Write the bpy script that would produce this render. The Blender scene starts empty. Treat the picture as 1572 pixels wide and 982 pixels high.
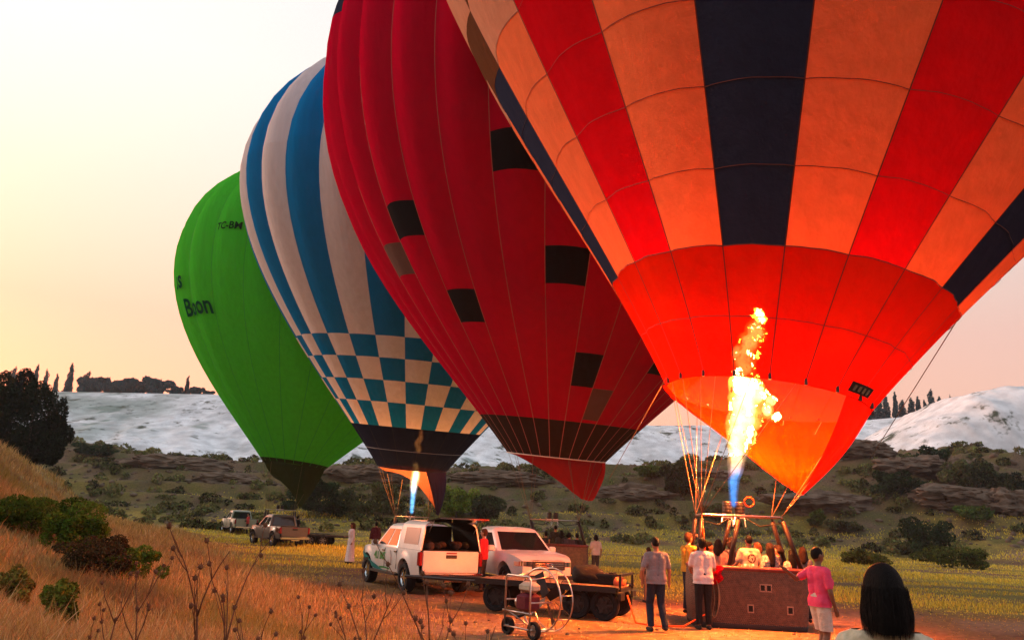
import bpy, bmesh, math, random
import numpy as np
from mathutils import Vector, Matrix, noise as mnoise
PI = math.pi
R = math.radians
scene = bpy.context.scene
col = scene.collection
# ------------------------------------------------------------------ camera
CAM = Vector((0, 0, 1.94)); PITCH = math.atan(310 / 1200); ROLL = R(2.5)
cd = bpy.data.cameras.new('camera'); cam = bpy.data.objects.new('camera', cd); col.objects.link(cam)
cd.sensor_width = 36; cd.lens = 36 * 1200 / 1572; cd.clip_start = .05; cd.clip_end = 6000
cam.matrix_world = Matrix.Translation(CAM) @ Matrix.Rotation(PI / 2 + PITCH, 4, 'X') @ Matrix.Rotation(ROLL, 4, 'Z')
scene.camera = cam
# ------------------------------------------------------------------ sky, sun, exposure
SUN_EL, SUN_AZ = R(6), R(-62)          # azimuth from the view direction (+Y), negative = left
world = bpy.data.worlds.new('World'); scene.world = world; world.use_nodes = True
wn = world.node_tree.nodes; wl = world.node_tree.links
sky = wn.new('ShaderNodeTexSky'); sky.sky_type = 'NISHITA'; sky.sun_disc = False
sky.sun_elevation = SUN_EL; sky.sun_rotation = SUN_AZ
sky.air_density = 1.3; sky.dust_density = 4.0; sky.ozone_density = 1.0; sky.altitude = 300
bg = wn['Background']; bg.inputs['Strength'].default_value = .15
wtc = wn.new('ShaderNodeTexCoord'); wsp = wn.new('ShaderNodeSeparateXYZ'); wl.new(wtc.outputs['Generated'], wsp.inputs[0])
def elev_ramp(stops):                                      # colour by elevation, the same all round
    r_ = wn.new('ShaderNodeValToRGB'); e = r_.color_ramp.elements
    while len(e) < len(stops): e.new(.5)
    for q, (t, c) in zip(e, stops): q.position = t; q.color = (*c, 1)
    wl.new(wsp.outputs[2], r_.inputs[0]); return r_.outputs[0]
tint = wn.new('ShaderNodeMix'); tint.data_type = 'RGBA'; tint.blend_type = 'MULTIPLY'; tint.inputs[0].default_value = 1
wl.new(sky.outputs[0], tint.inputs[6]); wl.new(elev_ramp([(0, (.62, .17, .06)), (.12, (.62, .18, .07)), (.22, (.60, .15, .08)), (.36, (.60, .28, .23)), (.5, (.68, .53, .49)), (.8, (.8, .78, .74))]), tint.inputs[7])
hz = wn.new('ShaderNodeMix'); hz.data_type = 'RGBA'; hz.blend_type = 'ADD'; hz.inputs[0].default_value = 1   # thin bright dust veil
wl.new(tint.outputs[2], hz.inputs[6]); wl.new(elev_ramp([(0, (1.5, .95, .72)), (.1, (1.62, 1.06, .84)), (.2, (1.7, 1.2, .98)), (.36, (1.72, 1.46, 1.26)), (.6, (1.5, 1.42, 1.36)), (.8, (1.05, 1.06, 1.1)), (1, (.85, .9, .98))]), hz.inputs[7])
wl.new(hz.outputs[2], bg.inputs['Color'])
wdt = wn.new('ShaderNodeVectorMath'); wdt.operation = 'DOT_PRODUCT'; wdt.inputs[1].default_value = (math.sin(SUN_AZ), math.cos(SUN_AZ), 0); wl.new(wtc.outputs['Generated'], wdt.inputs[0])
wmr = wn.new('ShaderNodeMapRange'); wmr.interpolation_type = 'SMOOTHSTEP'; wmr.inputs[1].default_value = -.75; wmr.inputs[2].default_value = .45; wl.new(wdt.outputs['Value'], wmr.inputs[0])
wvm = wn.new('ShaderNodeMix'); wvm.data_type = 'RGBA'; _veil = hz.inputs[7].links[0].from_socket            # warm veil on the dawn side, cool and dimmer away from it
wl.new(wmr.outputs[0], wvm.inputs[0]); wl.new(elev_ramp([(0, (1.05, 1.03, 1.06)), (.3, (1.08, 1.12, 1.22)), (1, (.85, .96, 1.14))]), wvm.inputs[6]); wl.new(_veil, wvm.inputs[7]); wl.new(wvm.outputs[2], hz.inputs[7])
sl = bpy.data.lights.new('sun', 'SUN'); sl.energy = .5; sl.angle = R(10); sl.color = (1, .82, .62)
sun = bpy.data.objects.new('sun', sl); col.objects.link(sun)
sd = Vector((math.sin(SUN_AZ) * math.cos(SUN_EL + R(6)), math.cos(SUN_AZ) * math.cos(SUN_EL + R(6)), math.sin(SUN_EL + R(6))))
sun.rotation_euler = sd.to_track_quat('Z', 'Y').to_euler()
scene.view_settings.view_transform = 'Standard'; scene.view_settings.look = 'None'
scene.view_settings.exposure = 1.5; scene.view_settings.gamma = 1; scene.view_settings.use_curve_mapping = False
scene.render.engine = 'CYCLES'
cy = scene.cycles
cy.use_denoising = True; cy.max_bounces = 8; cy.transparent_max_bounces = 12; cy.diffuse_bounces = 3; cy.glossy_bounces = 3; cy.transmission_bounces = 4
cy.volume_bounces = 0; cy.sample_clamp_indirect = 6; cy.caustics_reflective = False; cy.caustics_refractive = False
cy.volume_step_rate = 1.0; cy.volume_max_steps = 128
# ------------------------------------------------------------------ helpers
def at(px, py, Y):
    X = px - 786; Z = py - 491; c, s = math.cos(ROLL), math.sin(ROLL)
    a = (X * c + Z * s) / 1200; v = -(-X * s + Z * c) / 1200
    d = Vector((a, math.cos(PITCH) - v * math.sin(PITCH), math.sin(PITCH) + v * math.cos(PITCH)))
    return CAM + d * (Y / d.y)

def tag(o, label=None, cat=None, group=None, kind=None):
    if label: o['label'] = label
    if cat: o['category'] = cat
    if group: o['group'] = group
    if kind: o['kind'] = kind
    return o

def empty(name, loc, rz=0, label=None, cat=None, group=None):
    o = bpy.data.objects.new(name, None); col.objects.link(o)
    o.location = loc; o.rotation_euler = (0, 0, rz); o.empty_display_size = .1
    return tag(o, label, cat, group)

def link(name, me, parent=None, loc=None):
    o = bpy.data.objects.new(name, me); col.objects.link(o)
    if parent: o.parent = parent
    if loc is not None: o.location = loc
    return o

class MB:
    def __init__(s): s.v = []; s.f = []; s.m = []; s.cur = 0
    def add(s, vs, fs):
        b = len(s.v); s.v += [tuple(v) for v in vs]; s.f += [tuple(b + i for i in f) for f in fs]; s.m += [s.cur] * len(fs); return s
    def box(s, c, d, rz=0, M=None):
        vs = [Vector((c[0] + (i * d[0] / 2) * math.cos(rz) - (j * d[1] / 2) * math.sin(rz), c[1] + (i * d[0] / 2) * math.sin(rz) + (j * d[1] / 2) * math.cos(rz), c[2] + k * d[2] / 2)) for k in (-1, 1) for j in (-1, 1) for i in (-1, 1)]
        if M: vs = [M @ v for v in vs]
        return s.add(vs, [(0, 2, 3, 1), (4, 5, 7, 6), (0, 1, 5, 4), (2, 6, 7, 3), (0, 4, 6, 2), (1, 3, 7, 5)])
    def bbox(s, c, d, b=.02):          # box with chamfered vertical and top edges
        x, y, z = d[0] / 2, d[1] / 2, d[2] / 2; vs = []
        def ring(zz, e):
            X, Y = x - e, y - e
            return [(c[0] + p, c[1] + q, c[2] + zz) for p, q in ((X - b, Y), (-X + b, Y), (-X, Y - b), (-X, -Y + b), (-X + b, -Y), (X - b, -Y), (X, -Y + b), (X, Y - b))]
        rs = [ring(-z, b), ring(-z + b, 0), ring(z - b, 0), ring(z, b)]
        for r_ in rs: vs += r_
        fs = [tuple(range(7, -1, -1)), tuple(range(24, 32))]
        for k in range(3):
            for i in range(8): fs.append((k * 8 + i, k * 8 + (i + 1) % 8, k * 8 + 8 + (i + 1) % 8, k * 8 + 8 + i))
        return s.add(vs, fs)
    def tube(s, pts, r, n=6, cap=True):
        pts = [Vector(p) for p in pts]; rs = r if isinstance(r, (list, tuple)) else [r] * len(pts)
        vs = []; N = len(pts); t0 = (pts[1] - pts[0]).normalized()
        u = t0.orthogonal().normalized()
        for i, p in enumerate(pts):
            t = (pts[min(i + 1, N - 1)] - pts[max(i - 1, 0)]).normalized()
            u = (u - t * u.dot(t)).normalized(); w = t.cross(u)
            vs += [p + (u * math.cos(2 * PI * k / n) + w * math.sin(2 * PI * k / n)) * rs[i] for k in range(n)]
        fs = [(i * n + k, i * n + (k + 1) % n, i * n + n + (k + 1) % n, i * n + n + k) for i in range(N - 1) for k in range(n)]
        if cap: fs += [tuple(range(n - 1, -1, -1)), tuple(range((N - 1) * n, N * n))]
        return s.add(vs, fs)
    def lathe(s, prof, n=20, M=None):
        vs = [Vector((r * math.cos(2 * PI * k / n), r * math.sin(2 * PI * k / n), z)) for r, z in prof for k in range(n)]
        if M: vs = [M @ v for v in vs]
        return s.add(vs, [(i * n + k, i * n + (k + 1) % n, i * n + n + (k + 1) % n, i * n + n + k) for i in range(len(prof) - 1) for k in range(n)])
    def grid(s, P):                    # rows of points
        n, m = len(P), len(P[0]); return s.add([p for row in P for p in row], [(i * m + j, i * m + j + 1, i * m + m + j + 1, i * m + m + j) for i in range(n - 1) for j in range(m - 1)])
    def capsule(s, p0, p1, r0, r1, n=10):
        p0, p1 = Vector(p0), Vector(p1); d = p1 - p0; L = d.length
        t = d / L if L > 1e-6 else Vector((0, 0, 1)); u = t.orthogonal().normalized(); w = t.cross(u); vs = []
        ring = [(p0, -.95, r0), (p0, -.6, r0), (p0, 0, r0), (p1, 0, r1), (p1, .6, r1), (p1, .95, r1)]
        for p, a, r in ring:
            rr = r * math.sqrt(max(0, 1 - a * a))
            vs += [p + t * (a * r) + (u * math.cos(2 * PI * k / n) + w * math.sin(2 * PI * k / n)) * rr for k in range(n)]
        fs = [(i * n + k, i * n + (k + 1) % n, i * n + n + (k + 1) % n, i * n + n + k) for i in range(5) for k in range(n)]
        fs += [tuple(range(n - 1, -1, -1)), tuple(range(5 * n, 6 * n))]
        return s.add(vs, fs)
    def ell(s, c, r, n=12, m=8, M=None):
        vs = []; c = Vector(c)
        for i in range(1, m):
            a = PI * i / m
            for k in range(n):
                v = Vector((r[0] * math.sin(a) * math.cos(2 * PI * k / n), r[1] * math.sin(a) * math.sin(2 * PI * k / n), r[2] * math.cos(a)))
                vs.append(c + (M @ v if M else v))
        T = len(vs); tv = Vector((0, 0, r[2])); vs += [c + (M @ tv if M else tv), c - (M @ tv if M else tv)]
        fs = [(i * n + k, i * n + n + k, i * n + n + (k + 1) % n, i * n + (k + 1) % n) for i in range(m - 2) for k in range(n)]
        fs += [(T, k, (k + 1) % n) for k in range(n)] + [(T + 1, (m - 2) * n + (k + 1) % n, (m - 2) * n + k) for k in range(n)]
        return s.add(vs, fs)
    def mesh(s, name, mats, smooth=True):
        me = bpy.data.meshes.new(name); me.from_pydata(s.v, [], s.f)
        for m in (mats if isinstance(mats, (list, tuple)) else [mats]): me.materials.append(m)
        if any(s.m): me.polygons.foreach_set('material_index', s.m)
        if smooth:
            me.polygons.foreach_set('use_smooth', [True] * len(s.f))
        me.update(); return me
    def build(s, name, mats, parent=None, smooth=True, sharp=None):
        me = s.mesh(name, mats, smooth)
        if smooth and sharp is not None: me.set_sharp_from_angle(angle=R(sharp))
        return link(name, me, parent)

def mesh_np(name, V, F, mat, colors=None, smooth=False):
    me = bpy.data.meshes.new(name); k = F.shape[1]
    me.vertices.add(len(V)); me.vertices.foreach_set('co', np.ascontiguousarray(V, dtype=np.float32).ravel())
    me.loops.add(F.size); me.loops.foreach_set('vertex_index', np.ascontiguousarray(F, dtype=np.int32).ravel())
    me.polygons.add(len(F)); me.polygons.foreach_set('loop_start', np.arange(0, F.size, k, dtype=np.int32))
    me.polygons.foreach_set('loop_total', np.full(len(F), k, dtype=np.int32))
    if smooth: me.polygons.foreach_set('use_smooth', np.ones(len(F), dtype=bool))
    if colors is not None:
        a = me.color_attributes.new('Col', 'FLOAT_COLOR', 'POINT')
        c4 = np.ones((len(V), 4), np.float32); c4[:, :3] = colors; a.data.foreach_set('color', c4.ravel())
    me.materials.append(mat); me.update(); me.validate(); return me

def copy_tree(o, parent=None):
    c = o.copy(); col.objects.link(c); c.parent = parent
    for ch in list(o.children): copy_tree(ch, c)
    return c
# ------------------------------------------------------------------ materials
def new_mat(name):
    m = bpy.data.materials.new(name); m.use_nodes = True; m.node_tree.nodes.clear()
    n = m.node_tree.nodes; l = m.node_tree.links; out = n.new('ShaderNodeOutputMaterial'); return m, n, l, out

def mat(name, c, rough=.7, var=.15, scale=6, metal=0, spec=.3, bump=0, bscale=40, c2=None, stretch=None, attr=False, coat=0):
    m, n, l, out = new_mat(name); p = n.new('ShaderNodeBsdfPrincipled'); l.new(p.outputs[0], out.inputs[0])
    p.inputs['Roughness'].default_value = rough; p.inputs['Metallic'].default_value = metal; p.inputs['Specular IOR Level'].default_value = spec
    p.inputs['Coat Weight'].default_value = coat; p.inputs['Coat Roughness'].default_value = .08
    tc = n.new('ShaderNodeTexCoord'); src = tc.outputs['Object']
    if stretch:
        mp = n.new('ShaderNodeMapping'); mp.inputs['Scale'].default_value = stretch; l.new(src, mp.inputs[0]); src = mp.outputs[0]
    nz = n.new('ShaderNodeTexNoise'); nz.inputs['Scale'].default_value = scale; nz.inputs['Detail'].default_value = 5; l.new(src, nz.inputs['Vector'])
    mx = n.new('ShaderNodeMix'); mx.data_type = 'RGBA'
    cr = n.new('ShaderNodeValToRGB'); cr.color_ramp.elements[0].position = .35; cr.color_ramp.elements[1].position = .65; l.new(nz.outputs['Fac'], cr.inputs[0])
    l.new(cr.outputs[0], mx.inputs[0])
    if attr:
        a = n.new('ShaderNodeAttribute'); a.attribute_name = 'Col'
        h = n.new('ShaderNodeHueSaturation'); h.inputs['Value'].default_value = 1 - var; l.new(a.outputs[0], h.inputs['Color'])
        l.new(h.outputs[0], mx.inputs[6]); l.new(a.outputs[0], mx.inputs[7])
    else:
        d = c2 or tuple(x * (1 - var) for x in c); mx.inputs[6].default_value = (*d, 1); mx.inputs[7].default_value = (*c, 1)
    l.new(mx.outputs[2], p.inputs['Base Color'])
    if bump:
        nb = n.new('ShaderNodeTexNoise'); nb.inputs['Scale'].default_value = bscale; nb.inputs['Detail'].default_value = 6; l.new(src, nb.inputs['Vector'])
        b = n.new('ShaderNodeBump'); b.inputs['Strength'].default_value = min(1, bump); b.inputs['Distance'].default_value = .02 * max(1, bump); l.new(nb.outputs['Fac'], b.inputs['Height']); l.new(b.outputs[0], p.inputs['Normal'])
    return m

def fabric(name, c, tr=.4, thin=0.0, gloss=.0, sat=None, crease=.16):
    """balloon nylon: diffuse + translucent, a trace of see-through, vertical creases"""
    m, n, l, out = new_mat(name); c4 = (*c, 1); t4 = (*(sat or c), 1)
    tc = n.new('ShaderNodeTexCoord'); mp = n.new('ShaderNodeMapping'); mp.inputs['Scale'].default_value = (2.6, 2.6, .14); l.new(tc.outputs['Object'], mp.inputs[0])
    nz = n.new('ShaderNodeTexNoise'); nz.inputs['Scale'].default_value = 1.6; nz.inputs['Detail'].default_value = 6; l.new(mp.outputs[0], nz.inputs['Vector'])
    n2 = n.new('ShaderNodeTexNoise'); n2.inputs['Scale'].default_value = 16; n2.inputs['Detail'].default_value = 4; l.new(tc.outputs['Object'], n2.inputs['Vector'])
    ad = n.new('ShaderNodeMath'); ad.operation = 'MULTIPLY_ADD'; ad.inputs[1].default_value = .2; l.new(n2.outputs['Fac'], ad.inputs[0]); l.new(nz.outputs['Fac'], ad.inputs[2])
    at_ = n.new('ShaderNodeAttribute'); at_.attribute_name = 'gu'; s1 = n.new('ShaderNodeMath'); s1.operation = 'SUBTRACT'; s1.inputs[1].default_value = .5; l.new(at_.outputs['Fac'], s1.inputs[0])
    s2 = n.new('ShaderNodeMath'); s2.operation = 'ABSOLUTE'; l.new(s1.outputs[0], s2.inputs[0]); mk = n.new('ShaderNodeMapRange'); mk.inputs[1].default_value = .3; mk.inputs[2].default_value = .5; mk.inputs[4].default_value = .9; l.new(s2.outputs[0], mk.inputs[0])   # puckers along the sewn gore edges
    m3_ = n.new('ShaderNodeMapping'); m3_.inputs['Scale'].default_value = (.5, .5, 3.2); l.new(tc.outputs['Object'], m3_.inputs[0]); n3 = n.new('ShaderNodeTexNoise'); n3.inputs['Scale'].default_value = 1.3; n3.inputs['Detail'].default_value = 3; l.new(m3_.outputs[0], n3.inputs['Vector'])
    pm = n.new('ShaderNodeMath'); pm.operation = 'MULTIPLY'; l.new(mk.outputs[0], pm.inputs[0]); l.new(n3.outputs['Fac'], pm.inputs[1]); ad0 = ad; ad = n.new('ShaderNodeMath'); ad.operation = 'ADD'; l.new(ad0.outputs[0], ad.inputs[0]); l.new(pm.outputs[0], ad.inputs[1])
    b = n.new('ShaderNodeBump'); b.inputs['Strength'].default_value = crease; b.inputs['Distance'].default_value = .35; l.new(ad.outputs[0], b.inputs['Height'])
    mr = n.new('ShaderNodeMapRange'); mr.inputs[1].default_value = .3; mr.inputs[2].default_value = .75; mr.inputs[3].default_value = .9; mr.inputs[4].default_value = 1.05; l.new(ad0.outputs[0], mr.inputs[0])
    def tint(cc):
        x = n.new('ShaderNodeMix'); x.data_type = 'RGBA'; x.blend_type = 'MULTIPLY'; x.inputs[0].default_value = 1; x.inputs[6].default_value = cc; l.new(mr.outputs[0], x.inputs[7]); return x.outputs[2]
    d = n.new('ShaderNodeBsdfDiffuse'); l.new(tint(c4), d.inputs[0]); l.new(b.outputs[0], d.inputs['Normal'])
    t = n.new('ShaderNodeBsdfTranslucent'); l.new(tint(t4), t.inputs[0]); l.new(b.outputs[0], t.inputs['Normal'])
    mx = n.new('ShaderNodeMixShader'); mx.inputs[0].default_value = tr; l.new(d.outputs[0], mx.inputs[1]); l.new(t.outputs[0], mx.inputs[2])
    if gloss <= 0: last = mx
    g = n.new('ShaderNodeBsdfGlossy'); g.inputs['Roughness'].default_value = .45; l.new(b.outputs[0], g.inputs['Normal'])
    m2 = n.new('ShaderNodeMixShader'); m2.inputs[0].default_value = gloss; l.new(mx.outputs[0], m2.inputs[1]); l.new(g.outputs[0], m2.inputs[2]); last = m2 if gloss > 0 else mx
    if thin:
        tp = n.new('ShaderNodeBsdfTransparent'); tp.inputs[0].default_value = (1, .8, .55, 1)
        m3 = n.new('ShaderNodeMixShader'); m3.inputs[0].default_value = thin; l.new(last.outputs[0], m3.inputs[1]); l.new(tp.outputs[0], m3.inputs[2]); last = m3
    l.new(last.outputs[0], out.inputs[0]); return m

def leaf_mat(name, tr=.3):
    m, n, l, out = new_mat(name); a = n.new('ShaderNodeAttribute'); a.attribute_name = 'Col'
    d = n.new('ShaderNodeBsdfDiffuse'); t = n.new('ShaderNodeBsdfTranslucent'); mx = n.new('ShaderNodeMixShader'); mx.inputs[0].default_value = tr
    l.new(a.outputs[0], d.inputs[0]); l.new(a.outputs[0], t.inputs[0]); l.new(d.outputs[0], mx.inputs[1]); l.new(t.outputs[0], mx.inputs[2]); l.new(mx.outputs[0], out.inputs[0]); return m

def glass(name, c=(.01, .012, .014), rough=.06):
    m, n, l, out = new_mat(name); p = n.new('ShaderNodeBsdfPrincipled'); p.inputs['Base Color'].default_value = (*c, 1); p.inputs['Roughness'].default_value = rough
    p.inputs['Specular IOR Level'].default_value = .6; l.new(p.outputs[0], out.inputs[0]); return m

M = {}
M['steel'] = mat('brushed_steel', (.55, .53, .5), .35, .2, 30, metal=1)
M['dark_metal'] = mat('dark_metal', (.012, .012, .013), .5, .3, 20, spec=.4)
M['rubber'] = mat('rubber', (.008, .008, .009), .85, .3, 30, bump=.2)
M['black_cloth'] = mat('black_cloth', (.006, .006, .007), .9, .3, 12, bump=.5, bscale=18)
M['leaf'] = leaf_mat('leaf'); M['grass'] = leaf_mat('dry_grass', .25); M['far_leaf'] = leaf_mat('far_leaf', .1)
M['bark'] = mat('bark', (.09, .06, .04), .9, .4, 12, bump=.8, bscale=25)
M['twig'] = mat('dry_stalk', (.17, .075, .038), .9, .35, 30, bump=.4)
M['white_paint'] = mat('white_paint', (.72, .71, .69), .3, .1, 2.2, spec=.5, coat=.5)
M['silver_paint'] = mat('silver_paint', (.09, .085, .085), .35, .08, 3, spec=.5, coat=.3)
M['glass'] = glass('dark_glass'); M['pink_reflection_glass'] = glass('canopy_glass', (.3, .2, .17), .25)  # pinkish reflection is put into the canopy pane colour
M['red_light'] = mat('red_lens', (.25, .008, .012), .15, .2, 20, spec=.5)
M['chrome'] = mat('chrome', (.75, .74, .72), .12, .05, 5, metal=1)
M['rope'] = mat('rope', (.26, .17, .10), .9, .3, 60, bump=.4, bscale=200)
M['orange_strap'] = fabric('orange_strap', (.8, .16, .04), .4)
M['wood'] = mat('deck_wood', (.2, .12, .07), .85, .45, 5, stretch=(1, 12, 12), bump=.4)
# ------------------------------------------------------------------ ground
def sstep(a, b, x):
    t = np.clip((x - a) / (b - a), 0, 1); return t * t * (3 - 2 * t)
_rng = np.random.default_rng(7)
_ph = _rng.uniform(0, 2 * PI, (40, 3)); _dir = _rng.uniform(0, 2 * PI, 40)
def fbm(x, y, f0=1., octs=6, seed=0):
    z = 0; a = 1.; f = f0; k = seed
    for o in range(octs):
        for j in range(3):
            k2 = (k * 7 + j * 5 + o * 3) % 40; d = _dir[k2] + j * 2.1
            z = z + a * np.sin((x * np.cos(d) + y * np.sin(d)) * f + _ph[k2, j] + 1.7 * np.sin((x * np.sin(d) - y * np.cos(d)) * f * .63 + _ph[k2, (j + 1) % 3])) / 3
        a *= .52; f *= 2.03; k += 1
    return z
_zx = np.array([-140, -80, -54, -35, -21, -1.5, 16.6, 20, 27, 34, 41, 48, 55, 60, 65, 72, 85, 140.])
_zt = np.array([9, 9.6, 9.4, 8.2, 8.5, 9.3, 9.7, 10.4, 11.2, 12., 13.6, 14.8, 12.6, 13.8, 15.2, 12.3, 12, 12.])
def bank_s(x, y): return (4.9 - .45 * y - x) * .912 + .5 * np.sin(y * .35) + .3 * np.sin(y * .9 + x)
def ground_z(x, y):
    x = np.asarray(x, float); y = np.asarray(y, float)
    s = np.clip(bank_s(x, y), 0, None); sc = np.minimum(s, 12)
    bank = .02 * sc + .0085 * sc ** 2 + .0018 * sc ** 3 + np.maximum(s - 12, 0) * .42
    bank = np.minimum(bank, 9 + .1 * bank) * (1 - .55 * sstep(50, 85, y) )
    top = np.interp(x, _zx, _zt)
    yb = 74 + 5 * np.sin(x * .06) - 10 * sstep(40, 60, x); e = (y - yb) / (112 - yb)
    emb = top * (.25 * sstep(-.15, .6, e) + .75 * sstep(.25, 1.0, e))
    rough = np.clip(e + .1, 0, 1); emb = emb + rough * (1 + 1.3 * sstep(40, 56, x)) * (.55 * fbm(x, y, .16, 6, 3) + .35 * np.abs(fbm(x, y, .5, 4, 9)))
    q = emb / 1.7 + .35 * fbm(x, y, .12, 3, 14); led = (np.floor(q) + sstep(.25, .75, q - np.floor(q)) - q) * 1.7; emb = emb + led * .95 * sstep(.25, .5, e) * np.clip(.75 + 1.2 * fbm(x, y, .07, 3, 22), 0, 1)
    small = .03 * fbm(x, y, 1.1, 4, 1) * sstep(0, 3, s) + .02 * fbm(x, y, .6, 4, 2) + .12 * fbm(x, y, .3, 3, 5) * sstep(4, 12, s)
    rut = -.03 * np.exp(-((y - 20.5 - .12 * x) / .35) ** 2) - .03 * np.exp(-((y - 22.3 - .12 * x) / .35) ** 2)
    return np.maximum(bank, emb) + small + rut + .3 * sstep(20, 60, y) * (1 - sstep(2, 20, np.abs(x))) * 0
def gz(x, y): return float(ground_z(x, y))
def ground_hit(px, py, y0=2., y1=160.):
    prev = y0
    for Y in np.arange(y0, y1, .2):
        p = at(px, py, Y)
        if p.z < gz(p.x, p.y): return p
    return at(px, py, y1)

def lines(a, b, d0, g, hi): 
    o = [a]; d = d0
    while o[-1] < b: o.append(o[-1] + d); d = min(d * g, hi)
    return o
xs = np.array([-3000, -1200, -500, -250] + sorted(set([-v for v in lines(0, 160, .16, 1.018, .8)] + lines(0, 160, .16, 1.018, .8)[1:])) + [250, 500, 1200, 3000.])
ys = np.array([-3000, -1000, -300, -100, -40, -20, -12, -8, -5, -3, -1.5] + lines(0, 145, .13, 1.016, .6) + [170, 220, 300, 500, 1000, 4000.])
X, Y = np.meshgrid(xs, ys); Z = ground_z(X, Y)
Z = np.where(Y > 135, np.minimum(Z, 8), Z); Z = np.where(Y < -3, np.minimum(Z, 3), Z); Z = np.where(np.abs(X) > 170, np.minimum(Z, 9), Z)
n, m = X.shape; V = np.stack([X, Y, Z], -1).reshape(-1, 3)
I = np.arange(n * m).reshape(n, m); F = np.stack([I[:-1, :-1], I[:-1, 1:], I[1:, 1:], I[1:, :-1]], -1).reshape(-1, 4)
def ground_col(x, y):
    s = bank_s(x, y); n1 = fbm(x, y, .35, 6, 4); n2 = fbm(x, y, 1.3, 5, 8); n3 = fbm(x * .35, y * 1.6, .6, 5, 11)
    dirt = np.array([.17, .085, .05]); pale = np.array([.30, .19, .11]); yel = np.array([.40, .29, .04]); dry = np.array([.27, .145, .05]); grn = np.array([.10, .11, .025])
    scrub = np.array([.11, .10, .036]); rock = np.array([.16, .105, .066]); olive = np.array([.2, .165, .035]); orange = np.array([.44, .27, .10])
    def mixc(a, b, t): return a + (b - a) * np.clip(t, 0, 1)[..., None]
    c = mixc(np.broadcast_to(dirt, x.shape + (3,)), pale, .5 + .9 * n3)
    c = mixc(c, dry, .5 + 1.2 * n2)
    fg = sstep(19, 27, y + 3 * n1 - .25 * np.abs(x - 6)) * sstep(95, 80, y)      # grassy field beyond the trodden ground
    c = mixc(c, mixc(np.broadcast_to(olive, c.shape), yel, .55 + 1.1 * n3 + .5 * sstep(30, 45, y)), fg * (.55 + .8 * n1 + .3 * n2))
    c = mixc(c, orange, sstep(.2, 2.5, s + .5 * n1) * .9); c = mixc(c, dirt * .7, sstep(.3, 1.2, n1 + .5 * n2) * sstep(.5, 3, s) * .7)
    yb = 74 + 5 * np.sin(x * .06) - 10 * sstep(40, 60, x); e = (y - yb) / (112 - yb)
    em = sstep(-.02, .22, e + .12 * n1)
    c = mixc(c, mixc(np.broadcast_to(scrub, c.shape), rock, .55 + 1.0 * n2 + .5 * n1), em)
    c = mixc(c, mixc(np.broadcast_to(olive * .95, c.shape), yel * .9, .5 + n2), em * np.clip(.35 + .9 * n1, 0, .9) * sstep(.85, .25, e + .2 * n2)); return c
gm = mat('ground_earth', (1, 1, 1), .95, .42, 5.5, spec=.1, bump=1.6, bscale=9, attr=True)
g = link('ground', mesh_np('ground', V, F, gm, ground_col(X, Y).reshape(-1, 3), True)); tag(g, kind='structure')
# ------------------------------------------------------------------ travertine hills
def white_z(x, y):
    top = np.interp(x, [-260, -138, -90, -8, 44, 80, 110, 135, 260], [34, 34.5, 35.8, 33, 32.2, 34, 37, 40, 42.])
    t = sstep(128, 238, y + 9 * fbm(x, y, .03, 3, 2)); z = 3 + (top - 3) * (t * .75 + .25 * sstep(200, 240, y))
    return z + (1.3 * fbm(x, y * .5, .07, 6, 6) - .8 * np.abs(fbm(x + .15 * y, y * .18, .16, 5, 19))) * sstep(1, .6, t) * sstep(0, .15, t) + .25 * fbm(x, y, .4, 4, 1) * sstep(1., .8, t)
def right_z(x, y):
    rid = np.interp(x, [50, 62, 68.7, 75, 84.4, 89.9, 96.3, 104, 120, 150], [5, 12, 17.6, 20.8, 26.2, 29.9, 31, 31.4, 33, 33.])
    t = sstep(112, 152, y + 3 * fbm(x, y, .1, 3, 4)); b = sstep(215, 175, y)
    return 2 + (rid - 2) * t * b + .8 * fbm(x, y, .16, 6, 12) - .6 * np.abs(fbm(x + .2 * y, y * .3, .3, 5, 3))
tm = mat('travertine', (1, 1, 1), .9, .3, .35, spec=.15, bump=1.5, bscale=.8, attr=True)
_n = tm.node_tree.nodes; _l = tm.node_tree.links; _p = next(q for q in _n if q.type == 'BSDF_PRINCIPLED'); _src = _p.inputs['Base Color'].links[0].from_socket
_tc = _n.new('ShaderNodeTexCoord'); _z = _n.new('ShaderNodeTexNoise'); _z.inputs['Scale'].default_value = .16; _z.inputs['Detail'].default_value = 9; _z.inputs['Roughness'].default_value = .68; _l.new(_tc.outputs['Object'], _z.inputs['Vector'])
_c = _n.new('ShaderNodeValToRGB'); _c.color_ramp.elements[0].position = .555; _c.color_ramp.elements[1].position = .625; _l.new(_z.outputs['Fac'], _c.inputs[0])
_x = _n.new('ShaderNodeMix'); _x.data_type = 'RGBA'; _x.inputs[7].default_value = (.07, .085, .06, 1); _l.new(_c.outputs[0], _x.inputs[0]); _l.new(_src, _x.inputs[6]); _l.new(_x.outputs[2], _p.inputs['Base Color'])
def hill(name, xs, ys, fz, dark):
    X, Y = np.meshgrid(xs, ys); Z = fz(X, Y); n, m = X.shape; I = np.arange(n * m).reshape(n, m)
    F = np.stack([I[:-1, :-1], I[:-1, 1:], I[1:, 1:], I[1:, :-1]], -1).reshape(-1, 4)
    k = dark(X, Y); wh = np.array([.86, .90, .93]); gr = np.array([.24, .32, .29]); ro = np.array([.52, .56, .58])
    n2 = fbm(X, Y, .25, 5, 15); c = wh + (ro - wh) * np.clip(.12 + .6 * n2, 0, .7)[..., None]; c = c + (gr - c) * np.clip(k, 0, 1)[..., None]
    o = link(name, mesh_np(name, np.stack([X, Y, Z], -1).reshape(-1, 3), F, tm, c.reshape(-1, 3), True)); return tag(o, kind='structure')
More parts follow.
